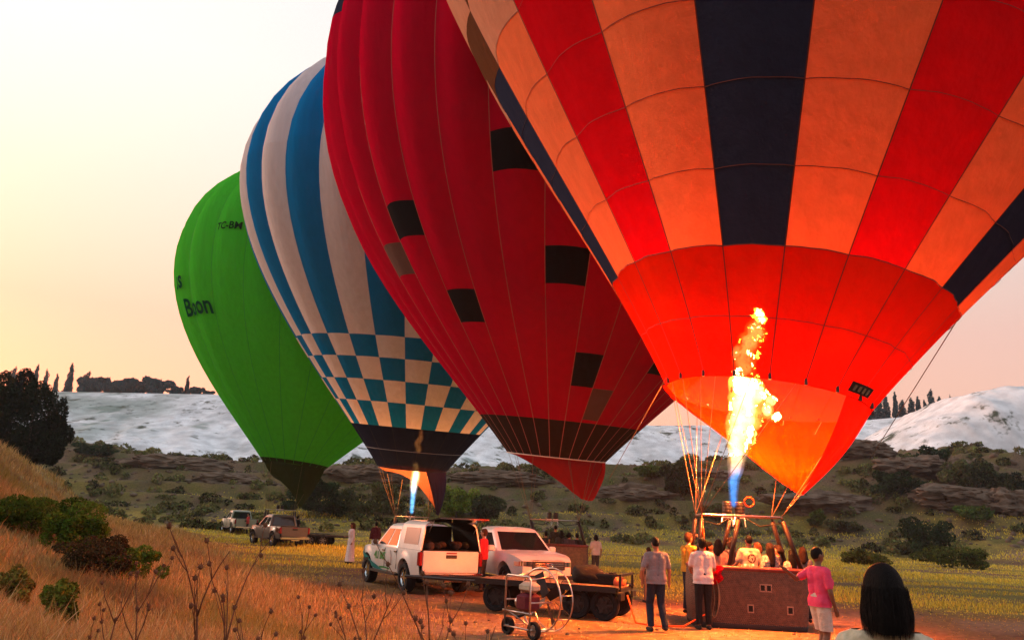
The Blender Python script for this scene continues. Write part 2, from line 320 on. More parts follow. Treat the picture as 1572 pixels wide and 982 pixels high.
hill('travertine_hill', np.linspace(-260, 260, 620), np.concatenate([np.linspace(120, 245, 170), [260, 300, 420]]), white_z,
     lambda x, y: .75 * sstep(-84, -108, x + 10 * fbm(x, y, .1, 4, 3)) * np.clip(.75 + .6 * fbm(x, y, .2, 5, 6), 0, 1) + sstep(.75, 1.15, fbm(x, y, .22, 5, 21)) * .8)
hill('white_hill', np.linspace(50, 150, 260), np.linspace(108, 220, 180), right_z,
     lambda x, y: sstep(.8, 1.25, fbm(x, y, .35, 5, 18) + .6 * sstep(140, 118, y)) * .9)
# ------------------------------------------------------------------ vegetation builders
def leaf_cloud(name, blobs, n, size, base, var, matl, seed=0, shell=.55, up=.0):
    """n leaf quads spread through a union of ellipsoids; blobs: (cx,cy,cz,rx,ry,rz)"""
    r = np.random.default_rng(seed); B = np.array(blobs, float); w = (B[:, 3] * B[:, 4] * B[:, 5]) ** .67; w /= w.sum()
    k = r.choice(len(B), n, p=w); d = r.normal(size=(n, 3)); d /= np.linalg.norm(d, axis=1)[:, None]
    rad = r.uniform(0, 1, n) ** (1 / 3.) * (1 - shell) + shell * r.uniform(.78, 1.06, n)
    P = B[k, :3] + d * B[k, 3:] * rad[:, None]
    a = r.normal(size=(n, 3)); a[:, 2] += up; a /= np.linalg.norm(a, axis=1)[:, None]
    b = np.cross(a, r.normal(size=(n, 3))); b /= np.linalg.norm(b, axis=1)[:, None] + 1e-9
    s = size * r.uniform(.6, 1.4, n)[:, None]
    V = np.stack([P - a * s, P + b * s * .42, P + a * s, P - b * s * .42], 1).reshape(-1, 3)
    F = np.arange(4 * n).reshape(n, 4)
    tone = (1 + var * r.normal(size=n) + var * 1.2 * np.sin(k * 2.4))
    C = np.clip(np.array(base)[None] * tone[:, None] * (1 + .12 * r.normal(size=(n, 3))), .004, 1)
    return mesh_np(name, V, F, matl, np.repeat(C, 4, axis=0))
def blob_set(seed, n, rx, ry, rz, flat=.5):
    n = int(n * 1.8)
    r = random.Random(seed); o = [(0, 0, rz * .8, rx * .62, ry * .62, rz * .7)]
    for i in range(n):
        a = r.uniform(0, 2 * PI); q = r.uniform(.35, .95)
        o.append((math.cos(a) * rx * q, math.sin(a) * ry * q, rz * r.uniform(.35, 1.35), rx * r.uniform(.14, .38), ry * r.uniform(.14, .38), rz * r.uniform(.14, .40)))
    return o
def trunk(name, h, r, parent, seed=0, limbs=5, spread=.5):
    q = random.Random(seed); m = MB(); m.tube([(0, 0, -.3), (.02 * h, 0, h * .3), (-.01 * h, .02 * h, h * .65), (0, 0, h)], [r * 1.25, r, r * .7, r * .3], 8)
    for i in range(limbs):
        z = h * q.uniform(.25, .75); a = q.uniform(0, 2 * PI); L = h * spread * q.uniform(.5, 1)
        m.tube([(0, 0, z), (math.cos(a) * L * .5, math.sin(a) * L * .5, z + L * .25), (math.cos(a) * L, math.sin(a) * L, z + L * .7)], [r * .5, r * .3, r * .12], 5)
    return m.build(name, M['bark'], parent)
def bush(name, label, cat, group, p, rx, ry, rz, base, n, size, seed, var=.28):
    o = empty(name, p, 0, label, cat, group); trunk('stem', rz * 1.0, max(.02, rz * .04), o, seed, 6, .45)
    link('foliage', leaf_cloud('foliage', blob_set(seed, 9, rx, ry, rz), n, size, base, var, M['leaf'], seed), o); return o
# shrubs: (px, py of base, half width px, height px, Y, base colour, label)
DK = (.024, .046, .018); MG = (.07, .11, .025); BR = (.16, .22, .03); OL = (.09, .10, .04); FG = (.09, .15, .02)
shrubs = [
 (40, 690, 58, 135, 48, (.010, .017, .006), 'big dark round evergreen at the left edge of the frame', 'tree'),
 (148, 700, 30, 18, 92, DK, 'low domed dark green bush beside the big dark tree', 'bush'),
 (50, 792, 78, 56, 14.5, FG, 'leafy green shrub in dry grass at the left edge', 'shrub'),
 (125, 822, 52, 62, 13.5, FG, 'tall leafy green shrub in the middle of the dry grass slope', 'shrub'),
 (158, 845, 60, 40, 12, (.06, .045, .02), 'brownish half dry shrub between two green shrubs on the slope', 'shrub'),
 (200, 866, 46, 48, 12.5, FG, 'small rounded green shrub lowest on the dry slope', 'shrub'),
 (92, 930, 24, 62, 7.2, (.17, .19, .03), 'upright yellow green plant in the near dry grass', 'shrub'),
 (20, 905, 32, 60, 7.6, (.22, .19, .04), 'yellowish weed clump at the lower left edge', 'shrub'),
 (488, 792, 42, 60, 84, DK, 'dark dense bush right of the green balloon mouth', 'bush'),
 (530, 790, 26, 45, 82, OL, 'grey green bush left of the blue balloon burner', 'bush'),
 (588, 790, 26, 50, 86, OL, 'dull olive bush under the blue balloon mouth', 'bush'),
 (700, 795, 27, 52, 74, BR, 'bright yellow green bush behind the white canopy truck', 'bush'),
 (742, 800, 30, 48, 80, (.055, .07, .028), 'grey green bush right of the bright green one', 'bush'),
 (1045, 765, 24, 62, 88, DK, 'dark bush on the embankment left of the near burner flame', 'bush'),
 (1000, 735, 22, 22, 100, MG, 'small green bush low on the embankment top by the red balloon', 'bush'),
 (1100, 800, 22, 28, 80, OL, 'olive bush behind the near balloon basket', 'bush'),
 (1255, 808, 13, 26, 70, MG, 'small green bush right of the burner frame', 'bush'),
 (1302, 815, 26, 16, 68, OL, 'low olive bush in the yellow field', 'bush'),
 (1380, 762, 36, 42, 82, DK, 'dark rounded bush at the foot of the rocky mound', 'bush'),
 (1422, 832, 36, 46, 56, DK, 'dark rounded bush alone in the yellow field at right', 'bush'),
 (1432, 725, 22, 44, 92, DK, 'dark bush against the white hill under the rock outcrop', 'bush'),
 (1492, 755, 34, 50, 86, OL, 'olive bush on the flank of the rocky mound', 'bush'),
 (1545, 770, 34, 50, 84, (.04, .05, .022), 'dark olive bush near the right edge on the mound', 'bush'),
 (1500, 800, 36, 26, 74, MG, 'low green scrub bush at the foot of the mound', 'bush'),
 (1460, 855, 50, 24, 46, (.07, .09, .02), 'low green weed patch in the yellow field at right', 'bush'),
 (1330, 855, 40, 14, 44, (.1, .1, .02), 'low yellow green weed patch in the field', 'bush')]
for i, (px, py, hw, hh, Yd, c, lab, cat) in enumerate(shrubs):
    p = ground_hit(px, py, Yd * .55, Yd * 1.35); Yd = p.y; z = gz(p.x, p.y); k = Yd * 1.02 / 1200
    rx = hw * k * 1.08; rz = max(.22, hh * k * (.45 if Yd < 25 else .56) + max(0, p.z - z) * .5); p.z = z - .05
    lod = 2.0 if cat == 'tree' else 1; n = int(lod * np.clip(1.2e5 * (hw * hh) / 4e3 / 12, 2500, 24000)); size = max(.035, .0021 * Yd)
    bush('evergreen_tree' if cat == 'tree' else 'bush', lab, cat, 'bushes on the slopes' if cat != 'tree' else None, p, rx, rx * .9, rz, c, n, size, 30 + i)
# cypress and round pines on the ridges, far away, bluish haze mixed into the leaf colour
def cypress_mesh(seed, h, r):
    q = np.random.default_rng(seed); bl = [(q.normal() * r * .12, q.normal() * r * .12, h * t, r * (1 - t) ** .55 * 1.05 * q.uniform(.85, 1.1) + .05, r * (1 - t) ** .55 + .05, h * .11) for t in np.linspace(.06, .95, 11)]
    return leaf_cloud('crown', bl, 1500, .34, (.010, .05, .065), .2, M['far_leaf'], seed, .5, 1.2)
cyp = [cypress_mesh(s, 10, 1.25) for s in (1, 2, 3)]
pine = [leaf_cloud('crown', blob_set(s, 8, 4.6, 3.8, 2.6), 5200, .34, (.010, .05, .065), .2, M['far_leaf'], s) for s in (4, 5, 6)]
def far_tree(kind, i, px, pyb, pyt, Yd, wpx, label, group):
    p = at(px, pyb, Yd); t = at(px, pyt, Yd); h = (t.z - p.z); k = Yd / 1200
    zw = float(white_z(p.x, p.y)); p.z = min(p.z, zw + .6) if abs(p.z - zw) > .6 else p.z
    o = empty('cypress_tree' if kind == 'c' else 'pine_tree', (p.x, p.y, zw - .1), 0, label, 'tree', group); h = t.z - zw
    if kind == 'c':
        c = link('crown', cyp[i % 3], o); s = wpx * k / 2.5; c.scale = (s, s, h / 10.3); c.rotation_euler.z = i
        m = MB(); m.tube([(0, 0, -.3), (0, 0, h * .5)], [.2, .1], 6); m.build('trunk', M['bark'], o)
    else:
        c = link('crown', pine[i % 3], o); s = wpx * k / 7.0; c.scale = (s, s, h / 4.3); c.rotation_euler.z = i * 1.7
        m = MB(); m.tube([(0, 0, -.3), (0, 0, h * .5)], [.35, .2], 6); m.build('trunk', M['bark'], o)
GL = 'trees on the ridge at left'; GR = 'cypresses on the ridge at right'
L = [('c', 16, 600, 562, 12), ('c', 30, 600, 566, 10), ('c', 50, 602, 558, 11), ('c', 66, 602, 566, 9), ('c', 83, 602, 573, 9), ('c', 103, 603, 556, 13), ('c', 130, 604, 569, 14),
     ('p', 142, 604, 576, 40), ('c', 164, 604, 578, 8), ('p', 178, 605, 581, 34), ('p', 205, 606, 580, 40), ('p', 236, 606, 578, 42), ('p', 268, 607, 590, 22), ('c', 285, 607, 576, 9), ('p', 300, 607, 592, 22), ('p', 318, 608, 598, 18)]
nm = ['outermost slim cypress above the big dark tree', 'second slim cypress above the big dark tree', 'tallest cypress behind the big dark tree', 'fourth small cypress from the left edge on the ridge', 'slim cypress just right of the big dark tree', 'tallest pointed cypress on the left ridge',
      'wide cypress left of the round pines on the left ridge', 'leftmost round pine on the left ridge', 'thin cypress tip between two round pines', 'second round pine from the left on the ridge', 'middle round pine on the left ridge', 'broadest round pine of the left ridge', 'small round pine right of the broadest one', 'lone slim cypress at the right end of the left ridge', 'small round pine beside the lone slim cypress', 'last low pine next to the green balloon']
for i, ((k, px, b, t, w), l) in enumerate(zip(L, nm)): far_tree(k, i, px, b + 2, t, 243, w, l, GL)
Rr = [(1318, 650, 620, 16), (1337, 645, 612, 17), (1350, 640, 602, 14), (1362, 639, 606, 13), (1376, 637, 601, 10), (1386, 637, 613, 14), (1400, 637, 610, 13), (1411, 636, 608, 11), (1421, 636, 613, 9), (1432, 635, 597, 13), (1444, 634, 608, 11), (1453, 633, 612, 9), (1461, 632, 606, 6)]
on = ['first', 'second', 'third', 'fourth', 'fifth', 'sixth', 'seventh', 'eighth', 'ninth', 'tenth', 'eleventh', 'twelfth', 'thirteenth']
for i, (px, b, t, w) in enumerate(Rr): far_tree('c', i + 3, px, b + 2, t, 243, w, on[i] + ' cypress from the left in the row on the right ridge', GR)
# ------------------------------------------------------------------ grass and scrub as masses
def blades(name, P, h, w, C, lean, seed):
    r = np.random.default_rng(seed); n = len(P); a = r.uniform(0, 2 * PI, n); d = np.stack([np.cos(a), np.sin(a), np.zeros(n)], -1)
    b = r.uniform(0, 2 * PI, n); ln = np.stack([np.cos(b), np.sin(b), np.zeros(n)], -1) * (lean * h * r.uniform(.2, 1, n))[:, None]
    up = np.zeros((n, 3)); up[:, 2] = h; w = w[:, None]
    md = P + ln * .38 + up * .6
    V = np.stack([P - d * w, P + d * w, md - d * w * .75, md + d * w * .75, P + ln + up], 1).reshape(-1, 3)
    I = np.arange(n)[:, None] * 5; F = np.concatenate([I + [0, 1, 3], I + [0, 3, 2], I + [2, 3, 4]], 0)
    return mesh_np(name, V, F, M['grass'], np.repeat(C, 5, axis=0))
def scatter(n, y0, y1, seed, pad=1.2, px=.74):
    r = np.random.default_rng(seed); y = y0 * (y1 / y0) ** r.uniform(0, 1, n); x = r.uniform(-1, 1, n) * (px * y + pad); return x, y, r
x, y, r = scatter(480000, 3.2, 62, 11); s = bank_s(x, y); den = .55 + .5 * fbm(x, y, .8, 4, 2)
k = (s > -.6 + r.normal(size=len(x)) * .7) & (r.uniform(size=len(x)) < np.clip(den + .3 * sstep(0, 3, s), .08, 1)) & ~((y < 3.0) & (x > .6))
x, y, s = x[k], y[k], s[k]; n = len(x); tall = np.clip(.55 + .55 * fbm(x, y, .55, 4, 7), .15, 1.3)
h = (.10 + .26 * tall * sstep(-.5, 3, s)) * (.55 + .45 * sstep(3, 8, y)) * r.uniform(.5, 1.25, n) * (1 + .008 * y); w = .0014 + .00042 * y * r.uniform(.5, 1.4, n)
pal = np.array([[.42, .265, .10], [.37, .215, .075], [.48, .34, .16], [.32, .24, .06], [.22, .13, .06]]); C = pal[r.choice(5, n, p=[.34, .28, .16, .12, .10])] * 1.35 * (1 + .15 * r.normal(size=(n, 1)))
gp = sstep(.35, .9, fbm(x, y, .5, 4, 13)); C = C * (1 - .6 * gp[:, None]) + np.array([.28, .24, .045]) * .6 * gp[:, None]; bp = sstep(.25, .8, fbm(x, y, .9, 4, 23)); C = C * (1 - .65 * bp[:, None]) + np.array([.2, .12, .07]) * .65 * bp[:, None]; C = np.clip(C, .01, 1); h = h * (1 + .5 * (r.uniform(size=n) < .06))
o = link('dry_grass', blades('dry_grass', np.stack([x, y, ground_z(x, y) - .01], -1), h, w, C, .75, 5)); tag(o, 'tall dry orange grass covering the slope in front', 'grass', kind='stuff')
x, y, r = scatter(230000, 11, 92, 12, 4); s = bank_s(x, y); n1 = fbm(x, y, .35, 6, 4); n3 = fbm(x * .35, y * 1.6, .6, 5, 11)
fg = sstep(19, 27, y + 3 * n1 - .25 * np.abs(x - 6)); k = (s < .4) & (r.uniform(size=len(x)) < np.clip(.10 + .85 * fg * (.6 + .8 * n3), .06, 1)); x, y, n3, fg = x[k], y[k], n3[k], fg[k]; n = len(x)
h = (.02 + .065 * fg * r.uniform(.3, 1.6, n) * np.clip(.6 + n3, .2, 1.4)) * (1 + .012 * y); w = .0014 + .00055 * y
C = np.array([.66, .52, .08])[None] * (1 + .2 * r.normal(size=(n, 1))) + np.clip(-n3, 0, 1)[:, None] * np.array([-.36, -.20, -.02]); C = np.clip(C, .02, 1); C[fg < .3] = C[fg < .3] * np.array([.9, .65, .9])
o = link('field_grass', blades('field_grass', np.stack([x, y, ground_z(x, y) - .005], -1), h, w, C, .6, 6)); tag(o, 'short yellow green grass of the flat field', 'grass', kind='stuff')
# scrub and stones of the embankment
r = np.random.default_rng(21); n = 2300; x = r.uniform(-75, 95, n); y = r.uniform(70, 116, n); yb = 74 + 5 * np.sin(x * .06) - 10 * sstep(40, 60, x); e = (y - yb) / (112 - yb)
k = (e > .02) & (r.uniform(size=n) < .35 + .5 * fbm(x, y, .25, 4, 17)); x, y = x[k], y[k]; zz = ground_z(x, y)
bl = np.stack([x, y, zz + .15, *(r.uniform(.35, 1.3, (2, len(x)))), r.uniform(.25, .85, len(x))], -1)
o = link('scrub', leaf_cloud('scrub', bl, 120000, .22, (.12, .125, .045), .42, M['leaf'], 3)); tag(o, 'dark scrub growing all over the rocky embankment', 'scrub', kind='stuff')
def stone_mass(name, pts, seed, matl):
    r = random.Random(seed); V = []; F = []
    ico = bmesh.new(); bmesh.ops.create_icosphere(ico, subdivisions=1, radius=1); bv = [v.co.copy() for v in ico.verts]; bf = [[v.index for v in f.verts] for f in ico.faces]; ico.free()
    for (x, y, z, q) in pts:
        b = len(V); sx, sy, sz = q * r.uniform(.7, 1.4), q * r.uniform(.7, 1.4), q * r.uniform(.45, .9); a = r.uniform(0, 6.3)
        for v in bv:
            k = r.uniform(.75, 1.2); X, Y, Z = v.x * sx * k, v.y * sy * k, v.z * sz * k; V.append((x + X * math.cos(a) - Y * math.sin(a), y + X * math.sin(a) + Y * math.cos(a), z + Z))
        F += [[b + i for i in f] for f in bf]
    return mesh_np(name, np.array(V), np.array(F), matl)
M['stone'] = mat('stone', (.17, .125, .09), .95, .5, .8, spec=.1, bump=1.2, bscale=5)
pts = []; r = random.Random(8)
for i in range(2600):
    x = r.uniform(-70, 95); y = r.uniform(74, 114); yb = 74 + 5 * math.sin(x * .06); e = (y - yb) / (112 - yb)
    if e < .1: continue
    pts.append((x, y, gz(x, y), r.uniform(.08, .36) * (1.3 if x > 42 else 1)))
for i in range(500):
    y = r.uniform(2.5, 30); x = r.uniform(-.7 * y - 1, .7 * y + 1); pts.append((x, y, gz(x, y), r.uniform(.01, .05)))
o = link('stones', stone_mass('stones', pts, 4, M['stone'])); tag(o, 'loose stones strewn over the embankment and the trodden ground', 'stones', kind='stuff')
# rock outcrops of the mound
for px, py, Yd, sz, sd_, lab in ((1487, 700, 96, (3.4, 2.4, 2.3), 5, 'craggy brown rock outcrop crowning the mound at right'), (1318, 690, 104, (4.5, 2.4, 1.5), 9, 'broad brown rock shelf behind the near balloon skirt'), (1545, 748, 88, (4.0, 2.4, 1.9), 13, 'dark craggy rock low on the mound near the right edge'), (1085, 722, 104, (4.2, 2., 1.1), 17, 'low dark rock ledge left of the near burner flame'), (262, 722, 100, (7, 2.4, 1.3), 21, 'long brown rock ledge between the big dark tree and the green balloon'), (350, 742, 96, (5, 2.2, 1.1), 23, 'lower brown rock ledge above the far left vehicles'), (560, 742, 98, (5, 2.2, 1.4), 25, 'brown rock ledge between the green and blue balloon mouths'), (772, 738, 100, (6, 2.2, 1.2), 27, 'brown rock ledge left of the red balloon scoop'), (965, 748, 98, (5.5, 2.2, 1.3), 29, 'brown rock ledge right of the red balloon scoop'), (1262, 745, 94, (6, 2.4, 1.5), 31, 'brown rock ledge below the tip of the near scoop'), (1405, 722, 98, (4.5, 2.4, 1.5), 33, 'brown rock shelf left of the crowning outcrop'), (1470, 752, 90, (5, 2.4, 1.4), 35, 'brown rock face under the crowning outcrop')):
    p = at(px, py, Yd); bm = bmesh.new(); bmesh.ops.create_icosphere(bm, subdivisions=5, radius=1)
    for v in bm.verts:
        q = v.co.copy(); k = 1 + .35 * mnoise.noise(q * 1.6 + Vector((sd_, 0, 0))) + .22 * mnoise.noise(q * 3.7 + Vector((0, sd_, 0))) + .1 * mnoise.noise(q * 9); k = round(k * 7) / 7 * .55 + k * .45; v.co = Vector((q.x * sz[0], q.y * sz[1], q.z * sz[2])) * k
    me = bpy.data.meshes.new('rock_outcrop'); bm.to_mesh(me); bm.free(); me.materials.append(M['stone']); o = link('rock_outcrop', me, None, (p.x, p.y, gz(p.x, p.y) + sz[2] * .15)); tag(o, lab, 'rock', 'rocks on the embankment')
# dry thistles
def thistle(p, h, seed, label, n=4, spread=.5):
    q = random.Random(seed); o = empty('dry_thistle', p, 0, label, 'thistle', 'dry thistles in the foreground'); st = MB(); heads = []
    def grow(b, d, L, r, lev):
        pts = [b]; dd = d.normalized()
        for i in range(4): dd = (dd + Vector((q.uniform(-.16, .16), q.uniform(-.16, .16), .06))).normalized(); pts.append(pts[-1] + dd * L / 4)
        st.tube(pts, [r, r * .9, r * .8, r * .7, r * .55], 5)
        if lev == 0 or q.random() < .35: heads.append((pts[-1], dd))
        if lev > 0:
            for j in range(n if lev > 1 else q.randint(1, 3)):
                t = q.uniform(.35, 1); k = min(3, int(t * 4)); a = q.uniform(0, 2 * PI)
                grow(pts[k] + (pts[k + 1] - pts[k]) * (t * 4 - k if k < 3 else .8), dd + Vector((math.cos(a), math.sin(a), .25)) * spread * q.uniform(.7, 1.4), L * q.uniform(.4, .62), r * .62, lev - 1)
    grow(Vector((0, 0, -.03)), Vector((q.uniform(-.12, .12), q.uniform(-.1, .1), 1)), h * .62, .0045 + h * .0035, 2)
    st.build('stem', M['twig'], o)
    for hp, hd in heads:
        m = MB(); rr = h * .008 + .005; m.ell(hp, (rr, rr, rr * 1.15), 7, 5)
        for i in range(12):
            v = Vector((q.gauss(0, 1), q.gauss(0, 1), q.gauss(.4, 1))).normalized(); u = v.orthogonal().normalized() * rr * .22
            m.add([hp + v * rr * .8 - u, hp + v * rr * .8 + u, hp + v * rr * 2.1], [(0, 1, 2)])
        m.build('seed_head', M['twig'], o, smooth=False)
TH = [(300, 985, 190, 5.6, 1, 'tallest branching dry thistle right of the green shrubs'), (345, 960, 170, 6.4, 2, 'bushy dry thistle leaning right beside the tallest one'), (420, 985, 110, 5.8, 3, 'dry thistle with bent twigs right of the tall pair'), (585, 985, 125, 6.2, 4, 'two stemmed dry thistle in front of the canopy truck door'),
      (640, 990, 120, 6.4, 5, 'slim dry thistle below the rear wheel of the canopy truck'), (672, 990, 150, 6.0, 6, 'dry thistle rising in front of the tailgate'), (745, 985, 75, 6.6, 7, 'short dry thistle left of the inflation fan'), (480, 975, 80, 7.2, 8, 'short dry thistle between the tall thistles and the truck'), (225, 965, 130, 6.6, 9, 'thin dry thistle left of the tallest one'), (165, 965, 105, 6.3, 10, 'low dry thistle near the upright yellow green plant'), (530, 990, 70, 6.9, 11, 'smallest dry thistle left of the two stemmed one')]
for px, py, hp, Yd, sd_, lab in TH:
    p = at(px, py, Yd); z = gz(p.x, p.y); thistle((p.x, p.y, z), max(.3, hp * Yd * .95 / 1200 + (p.z - z) * .9), sd_, lab)
# dead branch lying on the slope
p = ground_hit(205, 800, 6); q = random.Random(3); m = MB()
for i in range(16):
    a = Vector((q.uniform(-.1, .1), q.uniform(-.1, .1), .05)); d = Vector((q.uniform(.3, 1), q.uniform(-.3, .3), q.uniform(.05, .5))); m.tube([a, a + d * .5 + Vector((0, 0, .03)), a + d * q.uniform(.8, 1.1)], [.02, .014, .005], 5)
o = m.build('dead_branch', M['twig']); o.location = (p.x, p.y, gz(p.x, p.y)); tag(o, 'bare dead branch lying on the dry grass slope', 'branch')
# ------------------------------------------------------------------ voxel-union meshes, evaluated together at the end
PENDING = []
def union_obj(name, mb, matl, parent, voxel=.012, smooth=4, cuts=(), jitter=None):
    me = mb.mesh(name + '_raw', matl); o = link(name, me, parent)
    md = o.modifiers.new('r', 'REMESH'); md.mode = 'VOXEL'; md.voxel_size = voxel; md.use_smooth_shade = True
    if smooth: s = o.modifiers.new('s', 'SMOOTH'); s.factor = .5; s.iterations = smooth
    PENDING.append((o, matl, cuts, jitter)); return o
def flush_pending():
    dg = bpy.context.evaluated_depsgraph_get(); dg.update(); res = []
    for o, matl, cuts, jit in PENDING: res.append(bpy.data.meshes.new_from_object(o.evaluated_get(dg)))
    for (o, matl, cuts, jit), me in zip(PENDING, res):
        o.modifiers.clear(); o.data = me; me.materials.clear(); me.materials.append(matl)
        if cuts:
            bm = bmesh.new(); bm.from_mesh(me)
            for co, no in cuts: bmesh.ops.bisect_plane(bm, geom=bm.verts[:] + bm.edges[:] + bm.faces[:], plane_co=co, plane_no=no, clear_outer=True)
            bm.to_mesh(me); bm.free()
        if jit:
            for v in me.vertices:
                c = v.co; v.co = c + jit(c, v.normal)
        me.polygons.foreach_set('use_smooth', [True] * len(me.polygons)); me.update()
    PENDING.clear()

def wicker(name, c, c2):
    m, n, l, out = new_mat(name); p = n.new('ShaderNodeBsdfPrincipled'); p.inputs['Roughness'].default_value = .65; l.new(p.outputs[0], out.inputs[0])
    tc = n.new('ShaderNodeTexCoord'); sp = n.new('ShaderNodeSeparateXYZ'); l.new(tc.outputs['Object'], sp.inputs[0])
    def sine(sock, f, sh=None):
        a = n.new('ShaderNodeMath'); a.operation = 'MULTIPLY'; a.inputs[1].default_value = f; l.new(sock, a.inputs[0]); src = a.outputs[0]
        if sh: b = n.new('ShaderNodeMath'); b.operation = 'ADD'; l.new(src, b.inputs[0]); l.new(sh, b.inputs[1]); src = b.outputs[0]
        s = n.new('ShaderNodeMath'); s.operation = 'SINE'; l.new(src, s.inputs[0]); return s.outputs[0]
    ad = n.new('ShaderNodeMath'); ad.operation = 'ADD'; l.new(sp.outputs[0], ad.inputs[0]); l.new(sp.outputs[1], ad.inputs[1])
    h = sine(sp.outputs[2], 2 * PI / .032); v = sine(ad.outputs[0], 2 * PI / .06)
    pr = n.new('ShaderNodeMath'); pr.operation = 'ADD'; l.new(h, pr.inputs[0]); l.new(v, pr.inputs[1])
    nz = n.new('ShaderNodeTexNoise'); nz.inputs['Scale'].default_value = 14; nz.inputs['Detail'].default_value = 6; l.new(tc.outputs['Object'], nz.inputs['Vector'])
    sm = n.new('ShaderNodeMath'); sm.operation = 'MULTIPLY_ADD'; sm.inputs[1].default_value = .0; l.new(pr.outputs[0], sm.inputs[0]); l.new(nz.outputs['Fac'], sm.inputs[2])
    cr = n.new('ShaderNodeValToRGB'); cr.color_ramp.elements[0].position = .2; cr.color_ramp.elements[0].color = (*c2, 1); cr.color_ramp.elements[1].position = .8; cr.color_ramp.elements[1].color = (*c, 1)
    l.new(sm.outputs[0], cr.inputs[0]); l.new(cr.outputs[0], p.inputs['Base Color'])
    b = n.new('ShaderNodeBump'); b.inputs['Strength'].default_value = .8; b.inputs['Distance'].default_value = .012; l.new(sm.outputs[0], b.inputs['Height']); l.new(b.outputs[0], p.inputs['Normal']); return m
M['wicker'] = wicker('wicker', (.17, .085, .05), (.05, .024, .015)); M['leather'] = mat('leather', (.016, .008, .007), .55, .3, 9, bump=.3)
M['rim_leather'] = mat('rim_leather', (.16, .03, .028), .5, .3, 9, bump=.3); M['hollow_shade'] = mat('hollow_shade_dark', (.01, .009, .008), .9)  # the near-black one is painted shade for hollows
M['foothold'] = mat('foothold_frame', (.38, .24, .17), .7, .3, 20)

def flame_mat(name, stops, z0, z1, blue):
    """glowing gas: emission volume, blue jet at the nozzle to white hot to orange"""
    m, n, l, out = new_mat(name); tc = n.new('ShaderNodeTexCoord'); sp = n.new('ShaderNodeSeparateXYZ'); l.new(tc.outputs['Object'], sp.inputs[0])
    nz = n.new('ShaderNodeTexNoise'); nz.inputs['Scale'].default_value = 3.0; nz.inputs['Detail'].default_value = 4; l.new(tc.outputs['Object'], nz.inputs['Vector'])
    mr = n.new('ShaderNodeMapRange'); mr.inputs[1].default_value = z0; mr.inputs[2].default_value = z1; l.new(sp.outputs[2], mr.inputs[0])
    ad = n.new('ShaderNodeMath'); ad.operation = 'MULTIPLY_ADD'; ad.inputs[1].default_value = .16; l.new(nz.outputs['Fac'], ad.inputs[0]); l.new(mr.outputs[0], ad.inputs[2])
    sb = n.new('ShaderNodeMath'); sb.operation = 'SUBTRACT'; sb.inputs[1].default_value = .08; l.new(ad.outputs[0], sb.inputs[0])
    cr = n.new('ShaderNodeValToRGB'); els = cr.color_ramp.elements
    while len(els) < len(stops): els.new(.5)
    for e, (t, c, s) in zip(els, stops): e.position = t; e.color = (*c, 1)
    st = n.new('ShaderNodeValToRGB'); es = st.color_ramp.elements; mx = max(s for _, _, s in stops)
    while len(es) < len(stops): es.new(.5)
    for e, (t, c, s) in zip(es, stops): e.position = t; e.color = (s / mx, s / mx, s / mx, 1)
    l.new(sb.outputs[0], cr.inputs[0]); l.new(sb.outputs[0], st.inputs[0])
    k = n.new('ShaderNodeMath'); k.operation = 'MULTIPLY'; k.inputs[1].default_value = mx; l.new(st.outputs[0], k.inputs[0])
    n2 = n.new('ShaderNodeTexNoise'); n2.inputs['Scale'].default_value = 5.5; n2.inputs['Detail'].default_value = 3; l.new(tc.outputs['Object'], n2.inputs['Vector'])
    m2 = n.new('ShaderNodeMapRange'); m2.inputs[1].default_value = .35; m2.inputs[2].default_value = .6; m2.inputs[3].default_value = .6; m2.inputs[4].default_value = 1.2; l.new(n2.outputs['Fac'], m2.inputs[0])
    k2 = n.new('ShaderNodeMath'); k2.operation = 'MULTIPLY'; l.new(k.outputs[0], k2.inputs[0]); l.new(m2.outputs[0], k2.inputs[1])
    e = n.new('ShaderNodeEmission'); l.new(cr.outputs[0], e.inputs[0]); l.new(k2.outputs[0], e.inputs[1]); l.new(e.outputs[0], out.inputs['Volume']); return m

def rrect(hx, hy, rad, n=6):
    o = []
    for cx, cy, a0 in ((hx - rad, hy - rad, 0), (-hx + rad, hy - rad, PI / 2), (-hx + rad, -hy + rad, PI), (hx - rad, -hy + rad, 1.5 * PI)):
        o += [(cx + rad * math.cos(a0 + PI / 2 * i / n), cy + rad * math.sin(a0 + PI / 2 * i / n)) for i in range(n + 1)]
    return o
def loft(mb, rings, close=True, cap=False):
    n = len(rings[0]); vs = [p for r_ in rings for p in r_]
    fs = [(i * n + k, i * n + (k + 1) % n, i * n + n + (k + 1) % n, i * n + n + k) for i in range(len(rings) - 1) for k in range(n if close else n - 1)]
    if cap: fs.append(tuple(range((len(rings) - 1) * n, len(rings) * n)))
    mb.add(vs, fs)

